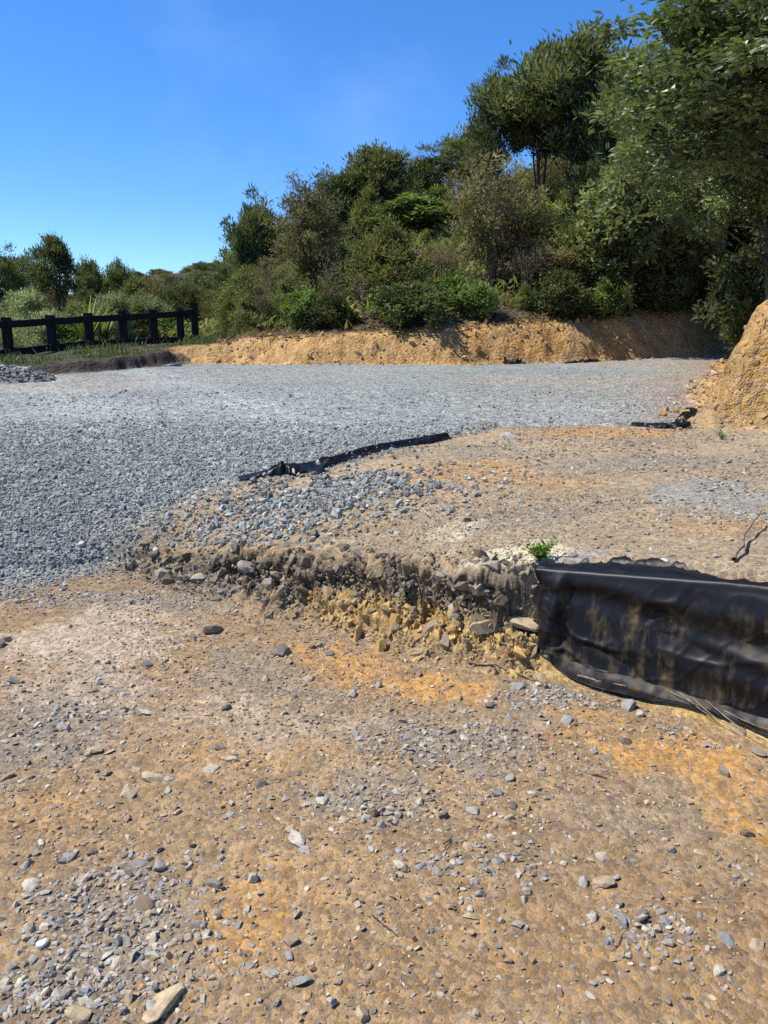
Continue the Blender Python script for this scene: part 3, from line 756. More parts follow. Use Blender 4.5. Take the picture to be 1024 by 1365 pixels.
# ------------------------------------------------------------------ sticks, straw, weeds
def stick(name, pix, r, label, cat, lift=.012, end_lift=0, mat=None, group=None, sides=6):
    P = []
    n = 10
    pts = [hit(u, v) for u, v in pix]
    for k in range(n):
        t = k / (n - 1) * (len(pts) - 1); a = min(int(t), len(pts) - 2); f = t - a
        p = pts[a] * (1 - f) + pts[a + 1] * f
        z = terrain(np.array([p[0]]), np.array([p[1]]))[0] + lift + end_lift * k / (n - 1)
        P.append((p[0] + random.uniform(-1, 1) * r * .8, p[1] + random.uniform(-1, 1) * r * .8, max(z, p[2] + lift * .6)))
    V, Fc = tubes([(np.array(P), np.linspace(r, r * .45, n))], sides)
    return tag(link(name, mk_mesh(name, V, Fc, mat or M_twig, True)), label, cat, group)
stick('stick', [(978, 752), (990, 730), (1012, 700)], .011, 'dry stick with a forked tip leaning on the terrace by the right edge', 'stick', .02, .05)
stick('stick', [(625, 885), (680, 895), (722, 912)], .007, 'curved pale twig lying left of the foot of the black sheet', 'twig')
stick('stick', [(200, 757), (235, 772), (268, 795)], .004, 'thin dark twig lying at the left end of the low bank', 'twig', mat=M_bark)
stick('stick', [(770, 903), (800, 912), (835, 918)], .007, 'pale lath showing under the hem of the black sheet', 'twig')
stick('stick', [(272, 1215), (274, 1245)], .0025, 'thin brown twig beside the drift of grey stone', 'twig', .006, mat=M_bark)
stick('stick', [(283, 1280), (296, 1298)], .0025, 'pale straw at the edge of the grey stone drift', 'twig', .006)
stick('stick', [(592, 1128), (603, 1118), (588, 1142)], .0025, 'bent dark twig beside a grey chip on the brown soil', 'twig', .008, mat=M_bark)
stick('stick', [(496, 1222), (530, 1250)], .0022, 'long thin twig lying on the brown soil', 'twig', .006, mat=M_bark)
stick('stick', [(820, 1265), (836, 1238)], .0022, 'thin pale straw below the blue grey stone', 'twig', .006)
stick('stick', [(560, 1352), (545, 1330)], .0022, 'short pale straw at the near edge of the track', 'twig', .006)
for k, (a, b) in enumerate([((905, 925), (960, 972)), ((920, 930), (985, 985)), ((940, 935), (1020, 1000)), ((965, 950), (1023, 985)), ((885, 920), (930, 952))]):
    stick('straw', [a, b], .0028, 'dry brown straw sticking out under the hem of the black sheet', 'straw', .01, .03, group='straws under the hem of the black sheet')

M_weed = leaf_mat('weed_leaf', (.07, .16, .02), (.20, .34, .06))
def weed(u, v, h, n, label, seed):
    gg = np.random.default_rng(seed); p = hit(u, v); t = tag(link('weed', None, None, tuple(p)), label, 'weed')
    paths, LV, tone = [], [], []
    for k in range(n):
        an = gg.uniform(0, 6.28); lean = gg.uniform(.2, 1.1); hh = h * gg.uniform(.5, 1)
        tt = np.linspace(0, 1, 5); P = np.c_[np.cos(an) * lean * hh * tt ** 1.3, np.sin(an) * lean * hh * tt ** 1.3, hh * tt]
        paths.append((P, np.linspace(.0025, .001, 5)))
        for q in np.linspace(.25, 1, 6):
            c = np.array([np.interp(q, tt, P[:, i]) for i in range(3)]); d = gg.normal(size=3); d[2] = abs(d[2]) * .5; d /= np.linalg.norm(d)
            s = np.cross(d, gg.normal(size=3)); s /= np.linalg.norm(s); L = h * gg.uniform(.2, .38)
            LV += [c, c + d * L * .5 + s * L * .22, c + d * L, c + d * L * .5 - s * L * .22]; tone += [gg.random()] * 4
    V, Fc = tubes(paths, 4); link('stem', mk_mesh('stem', V, Fc, M_weed, True, {'tone': np.full(len(V), .3)}), t)
    link('leaves', mk_mesh('leaves', LV, np.arange(len(LV)).reshape(-1, 4), M_weed, False, {'tone': tone}), t)
weed(720, 748, .11, 26, 'small green weed growing at the top corner of the black sheet', 1)
weed(963, 586, .09, 9, 'wispy green weed at the foot of the orange clay mound', 2)

# ------------------------------------------------------------------ black ground fabric
def fabric_mat(name, dirt_amt, rough=.42):
    q = NT(name); co = q.n('ShaderNodeTexCoord').outputs['Object']
    mp = q.n('ShaderNodeMapping'); mp.inputs['Scale'].default_value = (5, 5, 1.3); q.l(co, mp.inputs[0])
    n = q.n('ShaderNodeTexNoise', i_Scale=2.2, i_Detail=8.0, i_Roughness=.62); q.l(mp.outputs[0], n.inputs['Vector'])
    n2 = q.n('ShaderNodeTexNoise', i_Scale=28.0, i_Detail=6.0); q.l(co, n2.inputs['Vector'])
    n3 = q.n('ShaderNodeTexNoise', i_Scale=3.0, i_Detail=5.0); q.l(co, n3.inputs['Vector'])
    d = q.math('MULTIPLY', q.rng(n.outputs[0], .50, .70, 0, 1), q.rng(n2.outputs[0], .35, .6, .25, 1))
    at = q.n('ShaderNodeAttribute', attribute_name='dirt').outputs['Fac']
    d = q.math('MULTIPLY', q.math('MULTIPLY', d, at), dirt_amt, clamp=True)
    c = q.mix(d, (.006, .006, .007), (.16, .112, .048))
    dust = q.math('MULTIPLY', q.rng(n3.outputs[0], .4, .75, 0.0, .05), q.rng(n2.outputs[0], .4, .65, .3, 1))
    c = q.mix(dust, c, (.12, .11, .10))
    wv = q.n('ShaderNodeTexNoise', i_Scale=160.0, i_Detail=2.0); q.l(co, wv.inputs['Vector'])
    h = q.math('ADD', q.math('MULTIPLY', wv.outputs[0], .25), n2.outputs[0])
    bp = q.n('ShaderNodeBump', i_Strength=.22, i_Distance=.004); q.l(h, bp.inputs['Height'])
    p = q.n('ShaderNodeBsdfPrincipled'); p.inputs['Specular IOR Level'].default_value = .24
    q.l(q.math('ADD', q.math('MULTIPLY', d, .45), rough), p.inputs['Roughness'])
    q.l(c, p.inputs['Base Color']); q.l(bp.outputs[0], p.inputs['Normal']); q.l(p.outputs[0], q.out.inputs[0]); return q.m
M_fab = fabric_mat('woven_black_fabric', .9, .44)
M_strip = fabric_mat('black_fabric_edge', .35, .36)

def path_frame(pts, step):
    pts = np.array(pts); sg = np.linalg.norm(np.diff(pts, axis=0), axis=1); cu = np.r_[0, np.cumsum(sg)]
    l = np.arange(0, cu[-1], step); P = np.c_[np.interp(l, cu, pts[:, 0]), np.interp(l, cu, pts[:, 1])]
    k = max(3, int(.12 / step)); ker = np.ones(2 * k + 1) / (2 * k + 1)
    Pp = np.pad(P, ((k, k), (0, 0)), mode='reflect', reflect_type='odd')
    P = np.c_[np.convolve(Pp[:, 0], ker, 'valid'), np.convolve(Pp[:, 1], ker, 'valid')]
    T = np.gradient(P, axis=0); T /= np.linalg.norm(T, axis=1)[:, None]
    return l, P, np.c_[-T[:, 1], T[:, 0]]      # normal points to the left of travel

def grid_obj(name, X, Y, Z, mat, thick, dirt, label, cat):
    nl, nt_ = X.shape
    i = np.arange(nl - 1)[:, None] * nt_; j = np.arange(nt_ - 1)[None]
    q4 = np.stack([i + j, i + nt_ + j, i + nt_ + j + 1, i + j + 1], -1).reshape(-1, 4)
    V = np.stack([X, Y, Z], -1)
    dl = np.gradient(V, axis=0); dt = np.gradient(V, axis=1); N = np.cross(dl, dt); N /= np.linalg.norm(N, axis=2)[..., None] + 1e-9
    B = (V - N * thick).reshape(-1, 3); n = nl * nt_
    e = np.concatenate([np.arange(nt_), (np.arange(1, nl) * nt_ + nt_ - 1), (nl - 1) * nt_ + np.arange(nt_ - 2, -1, -1), np.arange(nl - 2, 0, -1) * nt_])
    e2 = np.roll(e, -1)
    rim = np.stack([e, e2, e2 + n, e + n], -1)
    Fc = np.concatenate([q4, q4[:, ::-1] + n, rim]); VV = np.concatenate([V.reshape(-1, 3), B])
    return tag(link(name, mk_mesh(name, VV, Fc, mat, True, {'dirt': np.r_[dirt.ravel(), dirt.ravel()]})), label, cat)

a0 = a_of_u(709)
pts = [tuple(p) for p in along(np.linspace(a0, 1, 12))] + [(2.6, 1.75), (3.1, .6)]
l, P, N = path_frame(pts, .009)
nt_ = 120; t = np.linspace(0, 1, nt_)
uz = U_SURF(P[:, 0], P[:, 1])
ktop = .02 + .12 * fbm(l, l * 0, 2.2, 3, 201) + .07 * fbm(l, l * 0, 5, 5, 202, .8)
hem = .02 + .10 * np.exp(-((l - .42) / .26) ** 2) + .05 * np.exp(-((l - 1.3) / .4) ** 2) + .02 * fbm(l, l * 0, 5, 2, 203)
S = np.zeros((len(l), nt_)); Zp = np.zeros_like(S)
kt = np.array([0, .12, .22, .30, .55, .80, .90, 1.0])
for i_ in range(len(l)):
    h = uz[i_]
    S[i_] = np.interp(t, kt, [.10 + ktop[i_], .08 + ktop[i_] * .5, .030, .010, -.01, -.035, -.05, -.05 - hem[i_]])
    Zp[i_] = np.interp(t, kt, [h + .008, h + .010, h + .006, h - .05, .54 * h, .17 * h, .028, .022])
for arr in (S, Zp):
    pad = np.pad(arr, ((0, 0), (2, 2)), mode='edge'); arr[:] = np.stack([pad[:, k:k + nt_] for k in range(5)]).mean(axis=0)
Lg, Tg = np.meshgrid(l, t, indexing='ij')
face = sstep(.22, .36, Tg) * sstep(.95, .8, Tg)
fold = lambda c, s, w: np.exp(-((Tg - c - s * Lg + .02 * np.sin(Lg * 7)) / w) ** 2)
W = .014 * fold(.24, .17, .05) * sstep(0, .35, Lg) - .022 * fold(.36, .17, .07) + .020 * fold(.30, .30, .035) * sstep(.5, 1, Lg) + .022 * fold(.52, .20, .05) * sstep(.45, .9, Lg)
W += .024 * fbm(Lg * 1.0, Tg * .6, 3.2, 2, 205)
q1 = fbm(Lg * 1.0 - Tg * .55, Tg * .9 + Lg * .25, 3.4, 2, 215); q2 = fbm(Lg * 1.2 + Tg * .5, Tg * .8, 6.5, 2, 216)
W += .016 * np.exp(-np.abs(q1) / .06) - .010 * np.exp(-np.abs(q1 - .16) / .05) + .007 * np.exp(-np.abs(q2) / .05)      # sharp creases
W += .035 * np.exp(-((Lg - .10 - .03 * np.sin(Tg * 5)) / .03) ** 2) - .03 * np.exp(-((Lg - .17) / .03) ** 2)       # upright crease near the left edge
W *= face * .72
S2 = S - W
# left edge turns in against the soil and lifts from the ground
edge = np.exp(-(Lg / .035) ** 2)
S2 += edge * face * .07
lsh = .018 * fbm(Tg * 1.0, Tg * 0 + 3, 6, 3, 207) + .05 * (Tg - .5) * -1 * 0
X = P[:, 0][:, None] + N[:, 0][:, None] * S2; Y = P[:, 1][:, None] + N[:, 1][:, None] * S2
Tn = np.c_[N[:, 1], -N[:, 0]]
sh = lsh * np.exp(-Lg / .2)
X += Tn[:, 0][:, None] * sh; Y += Tn[:, 1][:, None] * sh
Z = Zp + .012 * fbm(Lg, Tg, 6, 3, 208) * (Tg > .85) + .018 * np.clip(fbm(Lg, Tg * .4, 7, 3, 209), 0, 1) * (Tg < .2)
low = Tg > .78
Z = np.where(low, np.maximum(Z, terrain(X.ravel(), Y.ravel()).reshape(X.shape) + .010), Z)
top = Tg < .2
Z = np.where(top, np.maximum(Z, terrain(X.ravel(), Y.ravel()).reshape(X.shape) + .006), Z)
dirt = np.clip(sstep(.28, .45, Tg) * (1 - sstep(.92, .97, Tg)) * (1.1 - .35 * Lg) + .25 * (Tg < .12) + .25 * sstep(.6, .85, Tg), 0, 1)
dirt *= (.55 + .9 * np.clip(fbm(Lg, Tg * .3, 5, 3, 210) + .4, 0, 1))
grid_obj('fabric_sheet', X, Y, Z, M_fab, .003, dirt, 'large black woven fabric sheet hung over the bank by the right edge', 'ground fabric')

def edge_strip(pix_edge, label, seed, hmul, wmul, step=.012, inner=.16):
    l, P, N = path_frame(pix_edge, step); n = 26; t = np.linspace(0, 1, n)
    hm = hmul(l / l[-1]); wm = wmul(l / l[-1])
    Lg, Tg = np.meshgrid(l, t, indexing='ij')
    # N points left of travel = towards the gravel
    S = np.interp(Tg, [0, .25, .5, .75, 1], [-1, -.75, -.2, .5, 1])
    rag = .35 + 1.5 * np.clip(fbm(l, l * 0, 5, 4, seed + 5, .75) + .45, 0, 1.2); wm = wm * rag; hm = hm * (.5 + 1.1 * np.clip(fbm(l, l * 0, 7, 3, seed + 6, .7) + .45, 0, 1.2))
    S = np.where(S < 0, S * wm[:, None], S * inner)
    S += .5 * wm[:, None] * fbm(Lg, Tg * .3, 8, 3, seed) * (1 - Tg)
    X = P[:, 0][:, None] + N[:, 0][:, None] * S; Y = P[:, 1][:, None] + N[:, 1][:, None] * S
    tz = terrain(X.ravel(), Y.ravel(), False).reshape(X.shape)
    prof = np.interp(Tg, [0, .2, .5, .8, 1], [.12, .75, 1, .5, -.35])
    Z = tz + .012 + hm[:, None] * prof + .035 * fbm(Lg, Tg * .5, 11, 3, seed + 1) * (hm[:, None] / .05) * np.sin(np.pi * Tg)
    Z = np.maximum(Z, tz + np.where(Tg < .7, .006, -.02))
    grid_obj('fabric_strip', X, Y, Z, M_strip, .002, np.full(X.shape, .5), label, 'ground fabric')
b = lambda x, c, w, a: a * np.exp(-((x - c) / w) ** 2)
edge_strip(PAD_EDGE[0:5], 'crumpled black fabric strip poking out under the near edge of the gravel pad', 301,
           lambda x: .002 + b(x, .16, .10, .055) + b(x, .34, .05, .03) + b(x, .86, .08, .03), lambda x: .004 + b(x, .2, .12, .09) + b(x, .85, .08, .035), inner=.07)
edge_strip(PAD_EDGE[8:11], 'black fabric flap along the right corner of the gravel pad by the mound', 311,
           lambda x: .002 + b(x, .16, .05, .035) + b(x, .27, .06, .045), lambda x: .006 + b(x, .22, .08, .09), inner=.12)
def scrap(pix, label, seed, h):
    p = [tuple(hit(u, v)[:2]) for u, v in pix]
    edge_strip(p, label, seed, lambda x: h * np.sin(np.pi * np.clip(x, .02, .98)), lambda x: .10 + 0 * x, inner=.12)
scrap([(672, 485), (686, 485), (702, 485)], 'rumpled black scrap of fabric at the far edge of the gravel pad', 321, .12)
scrap([(750, 484), (775, 483), (800, 482)], 'low black fold of fabric along the far pad edge right of the rumpled scrap', 331, .05)

# ------------------------------------------------------------------ fence
FP = [(-48, 428, 17.6), (12, 423, 18.6), (71, 420, 19.6), (121, 417, 20.4), (167, 415, 21.3), (207, 413, 22.4), (242, 411, 23.5), (262, 408, 24.4)]
fpos = []
for u, v, y in FP:
    zc = y * cp - .5 * sp + .0; x = (u - 512) / F * (y * cp + .7 * sp)
    fpos.append((x, y, EYE + y * math.tan(math.atan((682.5 - v) / F) - PITCH)))
def beam(pa, pb, w, h):
    pa = np.array(pa); pb = np.array(pb); d = pb - pa; d /= np.linalg.norm(d)
    s = np.cross(d, (0, 0, 1.0)); s /= np.linalg.norm(s); up = np.cross(s, d); c = .14
    V = []
    ring = [(-1 + c, -1), (1 - c, -1), (1, -1 + c), (1, 1 - c), (1 - c, 1), (-1 + c, 1), (-1, 1 - c), (-1, -1 + c)]
    n = 7
    for k in range(n):
        f = k / (n - 1); p = pa * (1 - f) + pb * f + np.array((0, 0, -.012 * math.sin(f * 3.14) + random.uniform(-.004, .004)))
        for a, b_ in ring: V.append(p + s * a * w / 2 + up * b_ * h / 2)
    Fc = []
    for k in range(n - 1):
        for m in range(8): Fc.append((k * 8 + m, k * 8 + (m + 1) % 8, k * 8 + 8 + (m + 1) % 8, k * 8 + 8 + m))
    o = (n - 1) * 8
    for q in ((0, 1, 2, 3), (0, 3, 4, 7), (4, 5, 6, 7)):
        Fc.append(tuple(q)); Fc.append(tuple(o + e for e in q[::-1]))
    return np.array(V), np.array(Fc)
fence = tag(link('timber_fence', None, None, (fpos[3][0], fpos[3][1], .75)), 'heavy black stained post and rail fence on the grass verge', 'fence')
base = np.array(fence.location)
for k, (x, y, z) in enumerate(fpos):
    zg = terrain(np.array([x]), np.array([y]))[0] - .3
    V, Fc = beam((x, y, zg), (x + random.uniform(-.02, .02), y, z), .185, .185)
    link('post', mk_mesh('post', V - base, Fc, M_fence), fence)
for k in range(len(fpos) - 1):
    a = np.array(fpos[k]); b_ = np.array(fpos[k + 1]); d = (b_ - a) / np.linalg.norm(b_ - a)
    off = np.array((0.0, -.165, 0))
    V, Fc = beam(a + off + (0, 0, -.155) - d * .02, b_ + off + (0, 0, -.155) - d * .03, .10, .165)
    link('rail', mk_mesh('rail', V - base, Fc, M_fence), fence)
    za = terrain(np.array([a[0]]), np.array([a[1]]))[0]; zb = terrain(np.array([b_[0]]), np.array([b_[1]]))[0]
    V, Fc = beam((a[0], a[1] - .165, za + .11), (b_[0], b_[1] - .165, zb + .11) - d * .03, .08, .17)
    link('kickboard', mk_mesh('kickboard', V - base, Fc, M_fence), fence)


# ------------------------------------------------------------------ trees and shrubs
LEAF = {
 'dark': leaf_mat('leaf_dark', (0.05, 0.062, 0.024), (0.2, 0.215, 0.085)),
 'brown': leaf_mat('leaf_brown', (0.085, 0.07, 0.034), (0.25, 0.215, 0.105)),
 'olive': leaf_mat('leaf_olive', (0.085, 0.095, 0.028), (0.31, 0.31, 0.11)),
 'green': leaf_mat('leaf_green', (0.055, 0.085, 0.022), (0.24, 0.29, 0.085)),
 'bright': leaf_mat('leaf_bright', (0.11, 0.19, 0.03), (0.31, 0.38, 0.09)),
 'pale': leaf_mat('leaf_pale', (.13, .15, .08), (.34, .36, .21)),
 'grey': leaf_mat('leaf_grey_green', (0.07, 0.095, 0.035), (0.3, 0.33, 0.15), .45, .45),
 'gloss': leaf_mat('leaf_gloss', (.026, .040, .012), (.20, .225, .085), .42, .45, .25),
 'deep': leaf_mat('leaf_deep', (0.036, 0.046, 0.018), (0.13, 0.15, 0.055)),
}
def envelope(kind, f):   # relative radius at height fraction f of the crown
    if kind == 'umbrella': return np.interp(f, [0, .25, .6, .85, 1], [.35, .75, 1, .85, .3])
    if kind == 'cone': return np.interp(f, [0, .2, .5, .8, 1], [.75, 1, .8, .42, .1])
    if kind == 'fan': return np.interp(f, [0, .4, .75, 1], [.3, .75, 1, .55])
    return np.interp(f, [0, .15, .5, .8, 1], [.6, .9, 1, .75, .25])

def make_plant(seed, H, z0, Rx, env, n_cl, n_leaf, L, W, rc, trunks=1, spread=.3, up=.5, droop=0, flat=.75, lean=(0, 0), tr=.06, gap=.35, twigs=1.0, irregular=.5):
    gg = np.random.default_rng(seed)
    paths = []; tops = []
    for k in range(trunks):
        an = gg.uniform(0, 6.28) + k * 6.28 / trunks; sp_ = spread * Rx * gg.uniform(.4, 1.1) * (0 if trunks == 1 else 1)
        tt = np.linspace(0, 1, 9); hh = H * gg.uniform(.78, .93)
        wob = gg.normal(0, .05, (9, 2)).cumsum(axis=0) * Rx * .5 * tt[:, None]
        P = np.c_[np.cos(an) * (.06 + sp_ * tt ** 1.2) + lean[0] * tt + wob[:, 0], np.sin(an) * (.06 + sp_ * tt ** 1.2) + lean[1] * tt + wob[:, 1], hh * tt - .15 * (tt == 0)]
        r = tr * gg.uniform(.7, 1.1); paths.append((P, r * (1 - .82 * tt) + .006)); tops.append(P)
    # clump centres inside a lumpy envelope
    cs = []
    while len(cs) < n_cl:
        f = gg.random() ** .85; an = gg.uniform(0, 6.28)
        lump = 1 + irregular * (vnoise(np.array([an * 1.3 + 9]), np.array([f * 3.2 + seed]), seed)[0] * 1.4)
        rr = Rx * envelope(env, f) * lump * math.sqrt(gg.uniform(.08, 1))
        c = np.array([math.cos(an) * rr + lean[0] * (z0 + f * (H - z0)) / H, math.sin(an) * rr + lean[1] * (z0 + f * (H - z0)) / H, z0 + f * (H - z0) * (1 + .10 * gg.normal())])
        if fbm(np.array([c[0] * 1.1 + c[2] * .7]), np.array([c[1] * 1.1 - c[2] * .9]), 1.2 / max(Rx, .5), 2, seed)[0] < -gap: continue
        cs.append(c)
    cs = np.array(cs)
    for c in cs[: int(len(cs) * twigs)]:
        P = tops[gg.integers(0, len(tops))]
        zb = np.clip(c[2] - gg.uniform(.25, .8) * np.hypot(c[0] - P[-1, 0], c[1] - P[-1, 1]) - .1 * H, (.30 if z0 > .2 * H else .05) * H * gg.uniform(.6, 1.3), P[-1, 2] * .98)
        b0 = np.array([np.interp(zb, P[:, 2], P[:, i]) for i in range(3)]); tt = np.linspace(0, 1, 5)[:, None]
        m = (b0 + c) / 2 + gg.normal(0, .06, 3) * Rx + np.array((0, 0, -.06 * Rx))
        Q = b0 * (1 - tt) ** 2 + 2 * m * tt * (1 - tt) + c * tt ** 2
        r0 = tr * gg.uniform(.16, .34); paths.append((Q, np.linspace(r0, .004, 5)))
    rc = rc * .82; n_leaf = int(n_leaf * .8); n = n_cl * n_leaf
    ci = np.repeat(np.arange(n_cl), n_leaf); scl = gg.uniform(.65, 1.35, n_cl)[ci]
    off = gg.normal(size=(n, 3)) * rc * scl[:, None] * np.array((1, 1, flat)) * .62
    p = cs[ci] + off
    out = off / (np.linalg.norm(off, axis=1)[:, None] + 1e-6)
    d = out * .7 + np.array((0, 0, up - droop)) + gg.normal(size=(n, 3)) * .45; d /= np.linalg.norm(d, axis=1)[:, None]
    nn = gg.normal(size=(n, 3)) * .6 + np.array((0, 0, .8)); s = np.cross(d, nn); s /= np.linalg.norm(s, axis=1)[:, None] + 1e-6
    Ls = 1.3 * L * gg.uniform(.6, 1.35, n)[:, None]; Ws = 1.45 * W * gg.uniform(.7, 1.3, n)[:, None]
    nr = np.cross(s, d)
    LV = np.stack([p, p + d * Ls * .45 + s * Ws * .5 + nr * Ws * .12, p + d * Ls, p + d * Ls * .45 - s * Ws * .5 + nr * Ws * .12], 1).reshape(-1, 3)
    ct = (gg.random(n_cl) ** 1.3 * .75)[ci]; tone = np.clip(ct + gg.uniform(-.15, .35, n), 0, 1)
    V, Fc = tubes(paths, 6)
    return V, Fc, LV, np.repeat(tone, 4)

def make_flax(seed, H, n, W):
    gg = np.random.default_rng(seed); LV = []; F4 = []; tone = []
    for k in range(n):
        an = gg.uniform(0, 6.28); h = H * gg.uniform(.6, 1.1); reach = h * gg.uniform(.15, .75); bend = gg.uniform(.0, .55)
        tt = np.linspace(0, 1, 7); r = .05 + reach * tt ** 1.4; z = h * (tt - bend * tt ** 3 * .8)
        w = W * (1 - tt ** 2.2) * .5 + .002; ca, sa = math.cos(an), math.sin(an); o = len(LV)
        for i in range(7):
            LV.append((ca * r[i] - sa * w[i], sa * r[i] + ca * w[i], z[i])); LV.append((ca * r[i] + sa * w[i], sa * r[i] - ca * w[i], z[i]))
        for i in range(6): F4.append((o + 2 * i, o + 2 * i + 1, o + 2 * i + 3, o + 2 * i + 2))
        tone += [gg.random()] * 14
    return np.array(LV), np.array(F4), np.array(tone)

PROTO = {}
def add_proto(key, leaf, bark, variants, **kw):
    PROTO[key] = []
    for s in range(variants):
        V, Fc, LV, tone = make_plant(900 + len(PROTO) * 37 + s * 7, **kw)
        wood = mk_mesh('trunk', V, Fc, bark, True)
        crown = mk_mesh('crown', LV, np.arange(len(LV)).reshape(-1, 4), LEAF[leaf], False, {'tone': tone})
        rad = np.percentile(np.hypot(LV[:, 0], LV[:, 1]), 93); top = np.percentile(LV[:, 2], 99.5)
        PROTO[key].append((wood, crown, rad, top))
add_proto('tall', 'dark', M_bark, 3, H=7, z0=3.2, Rx=1.7, env='round', n_cl=105, n_leaf=125, L=.22, W=.045, rc=.34, trunks=5, spread=.5, up=1.1, flat=1.0, tr=.075, twigs=.8, irregular=.9, gap=.22)
add_proto('tea', 'dark', M_bark, 3, H=5, z0=1.6, Rx=1.55, env='umbrella', n_cl=130, n_leaf=110, L=.20, W=.042, rc=.30, trunks=3, spread=.45, up=1.1, flat=1.15, tr=.055, irregular=1.0, gap=.25)
add_proto('teabrown', 'brown', M_bark, 2, H=5, z0=1.7, Rx=1.3, env='umbrella', n_cl=120, n_leaf=95, L=.13, W=.030, rc=.27, trunks=2, spread=.3, up=.5, tr=.055, lean=(-.55, 0), irregular=.7)
add_proto('feather', 'brown', M_palebark, 2, H=4.2, z0=.9, Rx=1.15, env='fan', n_cl=130, n_leaf=60, L=.13, W=.026, rc=.20, trunks=6, spread=.7, up=.9, flat=1.3, tr=.03)
add_proto('scrub', 'olive', M_bark, 3, H=2.6, z0=.15, Rx=1.0, env='cone', n_cl=120, n_leaf=85, L=.12, W=.030, rc=.20, trunks=3, spread=.5, up=.8, flat=1.2, tr=.03, irregular=.8)
add_proto('scrubbrown', 'brown', M_bark, 2, H=2.6, z0=.2, Rx=1.0, env='fan', n_cl=110, n_leaf=70, L=.11, W=.026, rc=.19, trunks=5, spread=.7, up=.9, flat=1.3, tr=.022, irregular=.7)
add_proto('bush', 'green', M_bark, 3, H=1.9, z0=.05, Rx=1.1, env='round', n_cl=85, n_leaf=75, L=.14, W=.06, rc=.24, trunks=4, spread=.6, up=.3, tr=.025, irregular=.8)
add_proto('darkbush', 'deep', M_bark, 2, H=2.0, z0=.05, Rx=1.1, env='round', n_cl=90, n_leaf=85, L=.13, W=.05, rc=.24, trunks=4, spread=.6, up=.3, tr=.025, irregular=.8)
add_proto('pale', 'pale', M_palebark, 2, H=2.1, z0=.05, Rx=1.25, env='round', n_cl=110, n_leaf=80, L=.13, W=.030, rc=.24, trunks=4, spread=.6, up=.6, tr=.025, irregular=.7)
add_proto('broad', 'grey', M_bark, 2, H=5, z0=1.6, Rx=1.5, env='cone', n_cl=140, n_leaf=75, L=.17, W=.075, rc=.27, trunks=2, spread=.3, up=.2, tr=.05, irregular=.8)
add_proto('bright', 'bright', M_palebark, 2, H=3, z0=.6, Rx=.8, env='round', n_cl=60, n_leaf=60, L=.17, W=.075, rc=.22, trunks=1, up=.1, tr=.03)
add_proto('vivid', 'green', M_bark, 1, H=3.4, z0=1.5, Rx=1.1, env='umbrella', n_cl=60, n_leaf=90, L=.2, W=.08, rc=.27, trunks=2, up=.0, droop=.1, tr=.04)
add_proto('big', 'gloss', M_bark, 2, H=8.5, z0=3.1, Rx=3.0, env='round', n_cl=390, n_leaf=170, L=.118, W=.054, rc=.34, twigs=.25, trunks=3, spread=.35, up=-.15, droop=.15, tr=.12, irregular=.9, gap=.25)
add_proto('wattle', 'green', M_bark, 1, H=7, z0=2.4, Rx=1.7, env='cone', n_cl=190, n_leaf=90, L=.15, W=.045, rc=.34, trunks=2, spread=.3, up=0, tr=.07, irregular=.9)
FLAX = []
for s in range(2):
    LV, F4, tone = make_flax(70 + s, 1.5, 70, .075); FLAX.append(mk_mesh('blades', LV, F4, LEAF['green'], False, {'tone': tone}))

NAMESP = {'tall': 'tea_tree', 'tea': 'tea_tree', 'teabrown': 'tea_tree', 'feather': 'tea_tree', 'broad': 'broadleaf_tree', 'big': 'broadleaf_tree', 'wattle': 'broadleaf_tree', 'vivid': 'broadleaf_tree', 'bright': 'sapling'}
gt = np.random.default_rng(404)
add_proto('bare', 'brown', M_palebark, 2, H=3, z0=.9, Rx=.8, env='fan', n_cl=46, n_leaf=9, L=.11, W=.026, rc=.2, trunks=3, spread=.6, up=.8, tr=.026, flat=1.2)
NAMESP['bare'] = 'dead_tree'
LANDMARKS = []   # (u, y, short name)
def plant(key, x, y, height, width, label, group=None, variant=None, rot=None, zoff=-.08):
    var = PROTO[key][int(gt.integers(0, len(PROTO[key]))) if variant is None else variant % len(PROTO[key])]
    wood, crown, rad, top = var
    zg = terrain(np.array([x]), np.array([y]), False)[0] + zoff
    tree = key in NAMESP
    o = tag(link(NAMESP.get(key, 'shrub'), None, None, (x, y, zg)), label, 'sapling' if key == 'bright' else ('tree' if tree else 'shrub'), group)
    link('trunk' if tree else 'stems', wood, o); link('crown' if tree else 'foliage', crown, o)
    sx = (width / 2) / rad if width else (height / top)
    o.scale = (sx, sx, height / top); o.rotation_euler = (0, 0, gt.uniform(0, 6.28) if rot is None else rot)
    return o
def u_x(u, y, z=2.0): return (u - 512) / F * (y * cp - (z - EYE) * sp)
def v_z(v, y): return EYE + y * math.tan(math.atan((682.5 - v) / F) - PITCH)
def u_of(x, y, z=1.6): return 512 + F * x / (y * cp - (z - EYE) * sp)

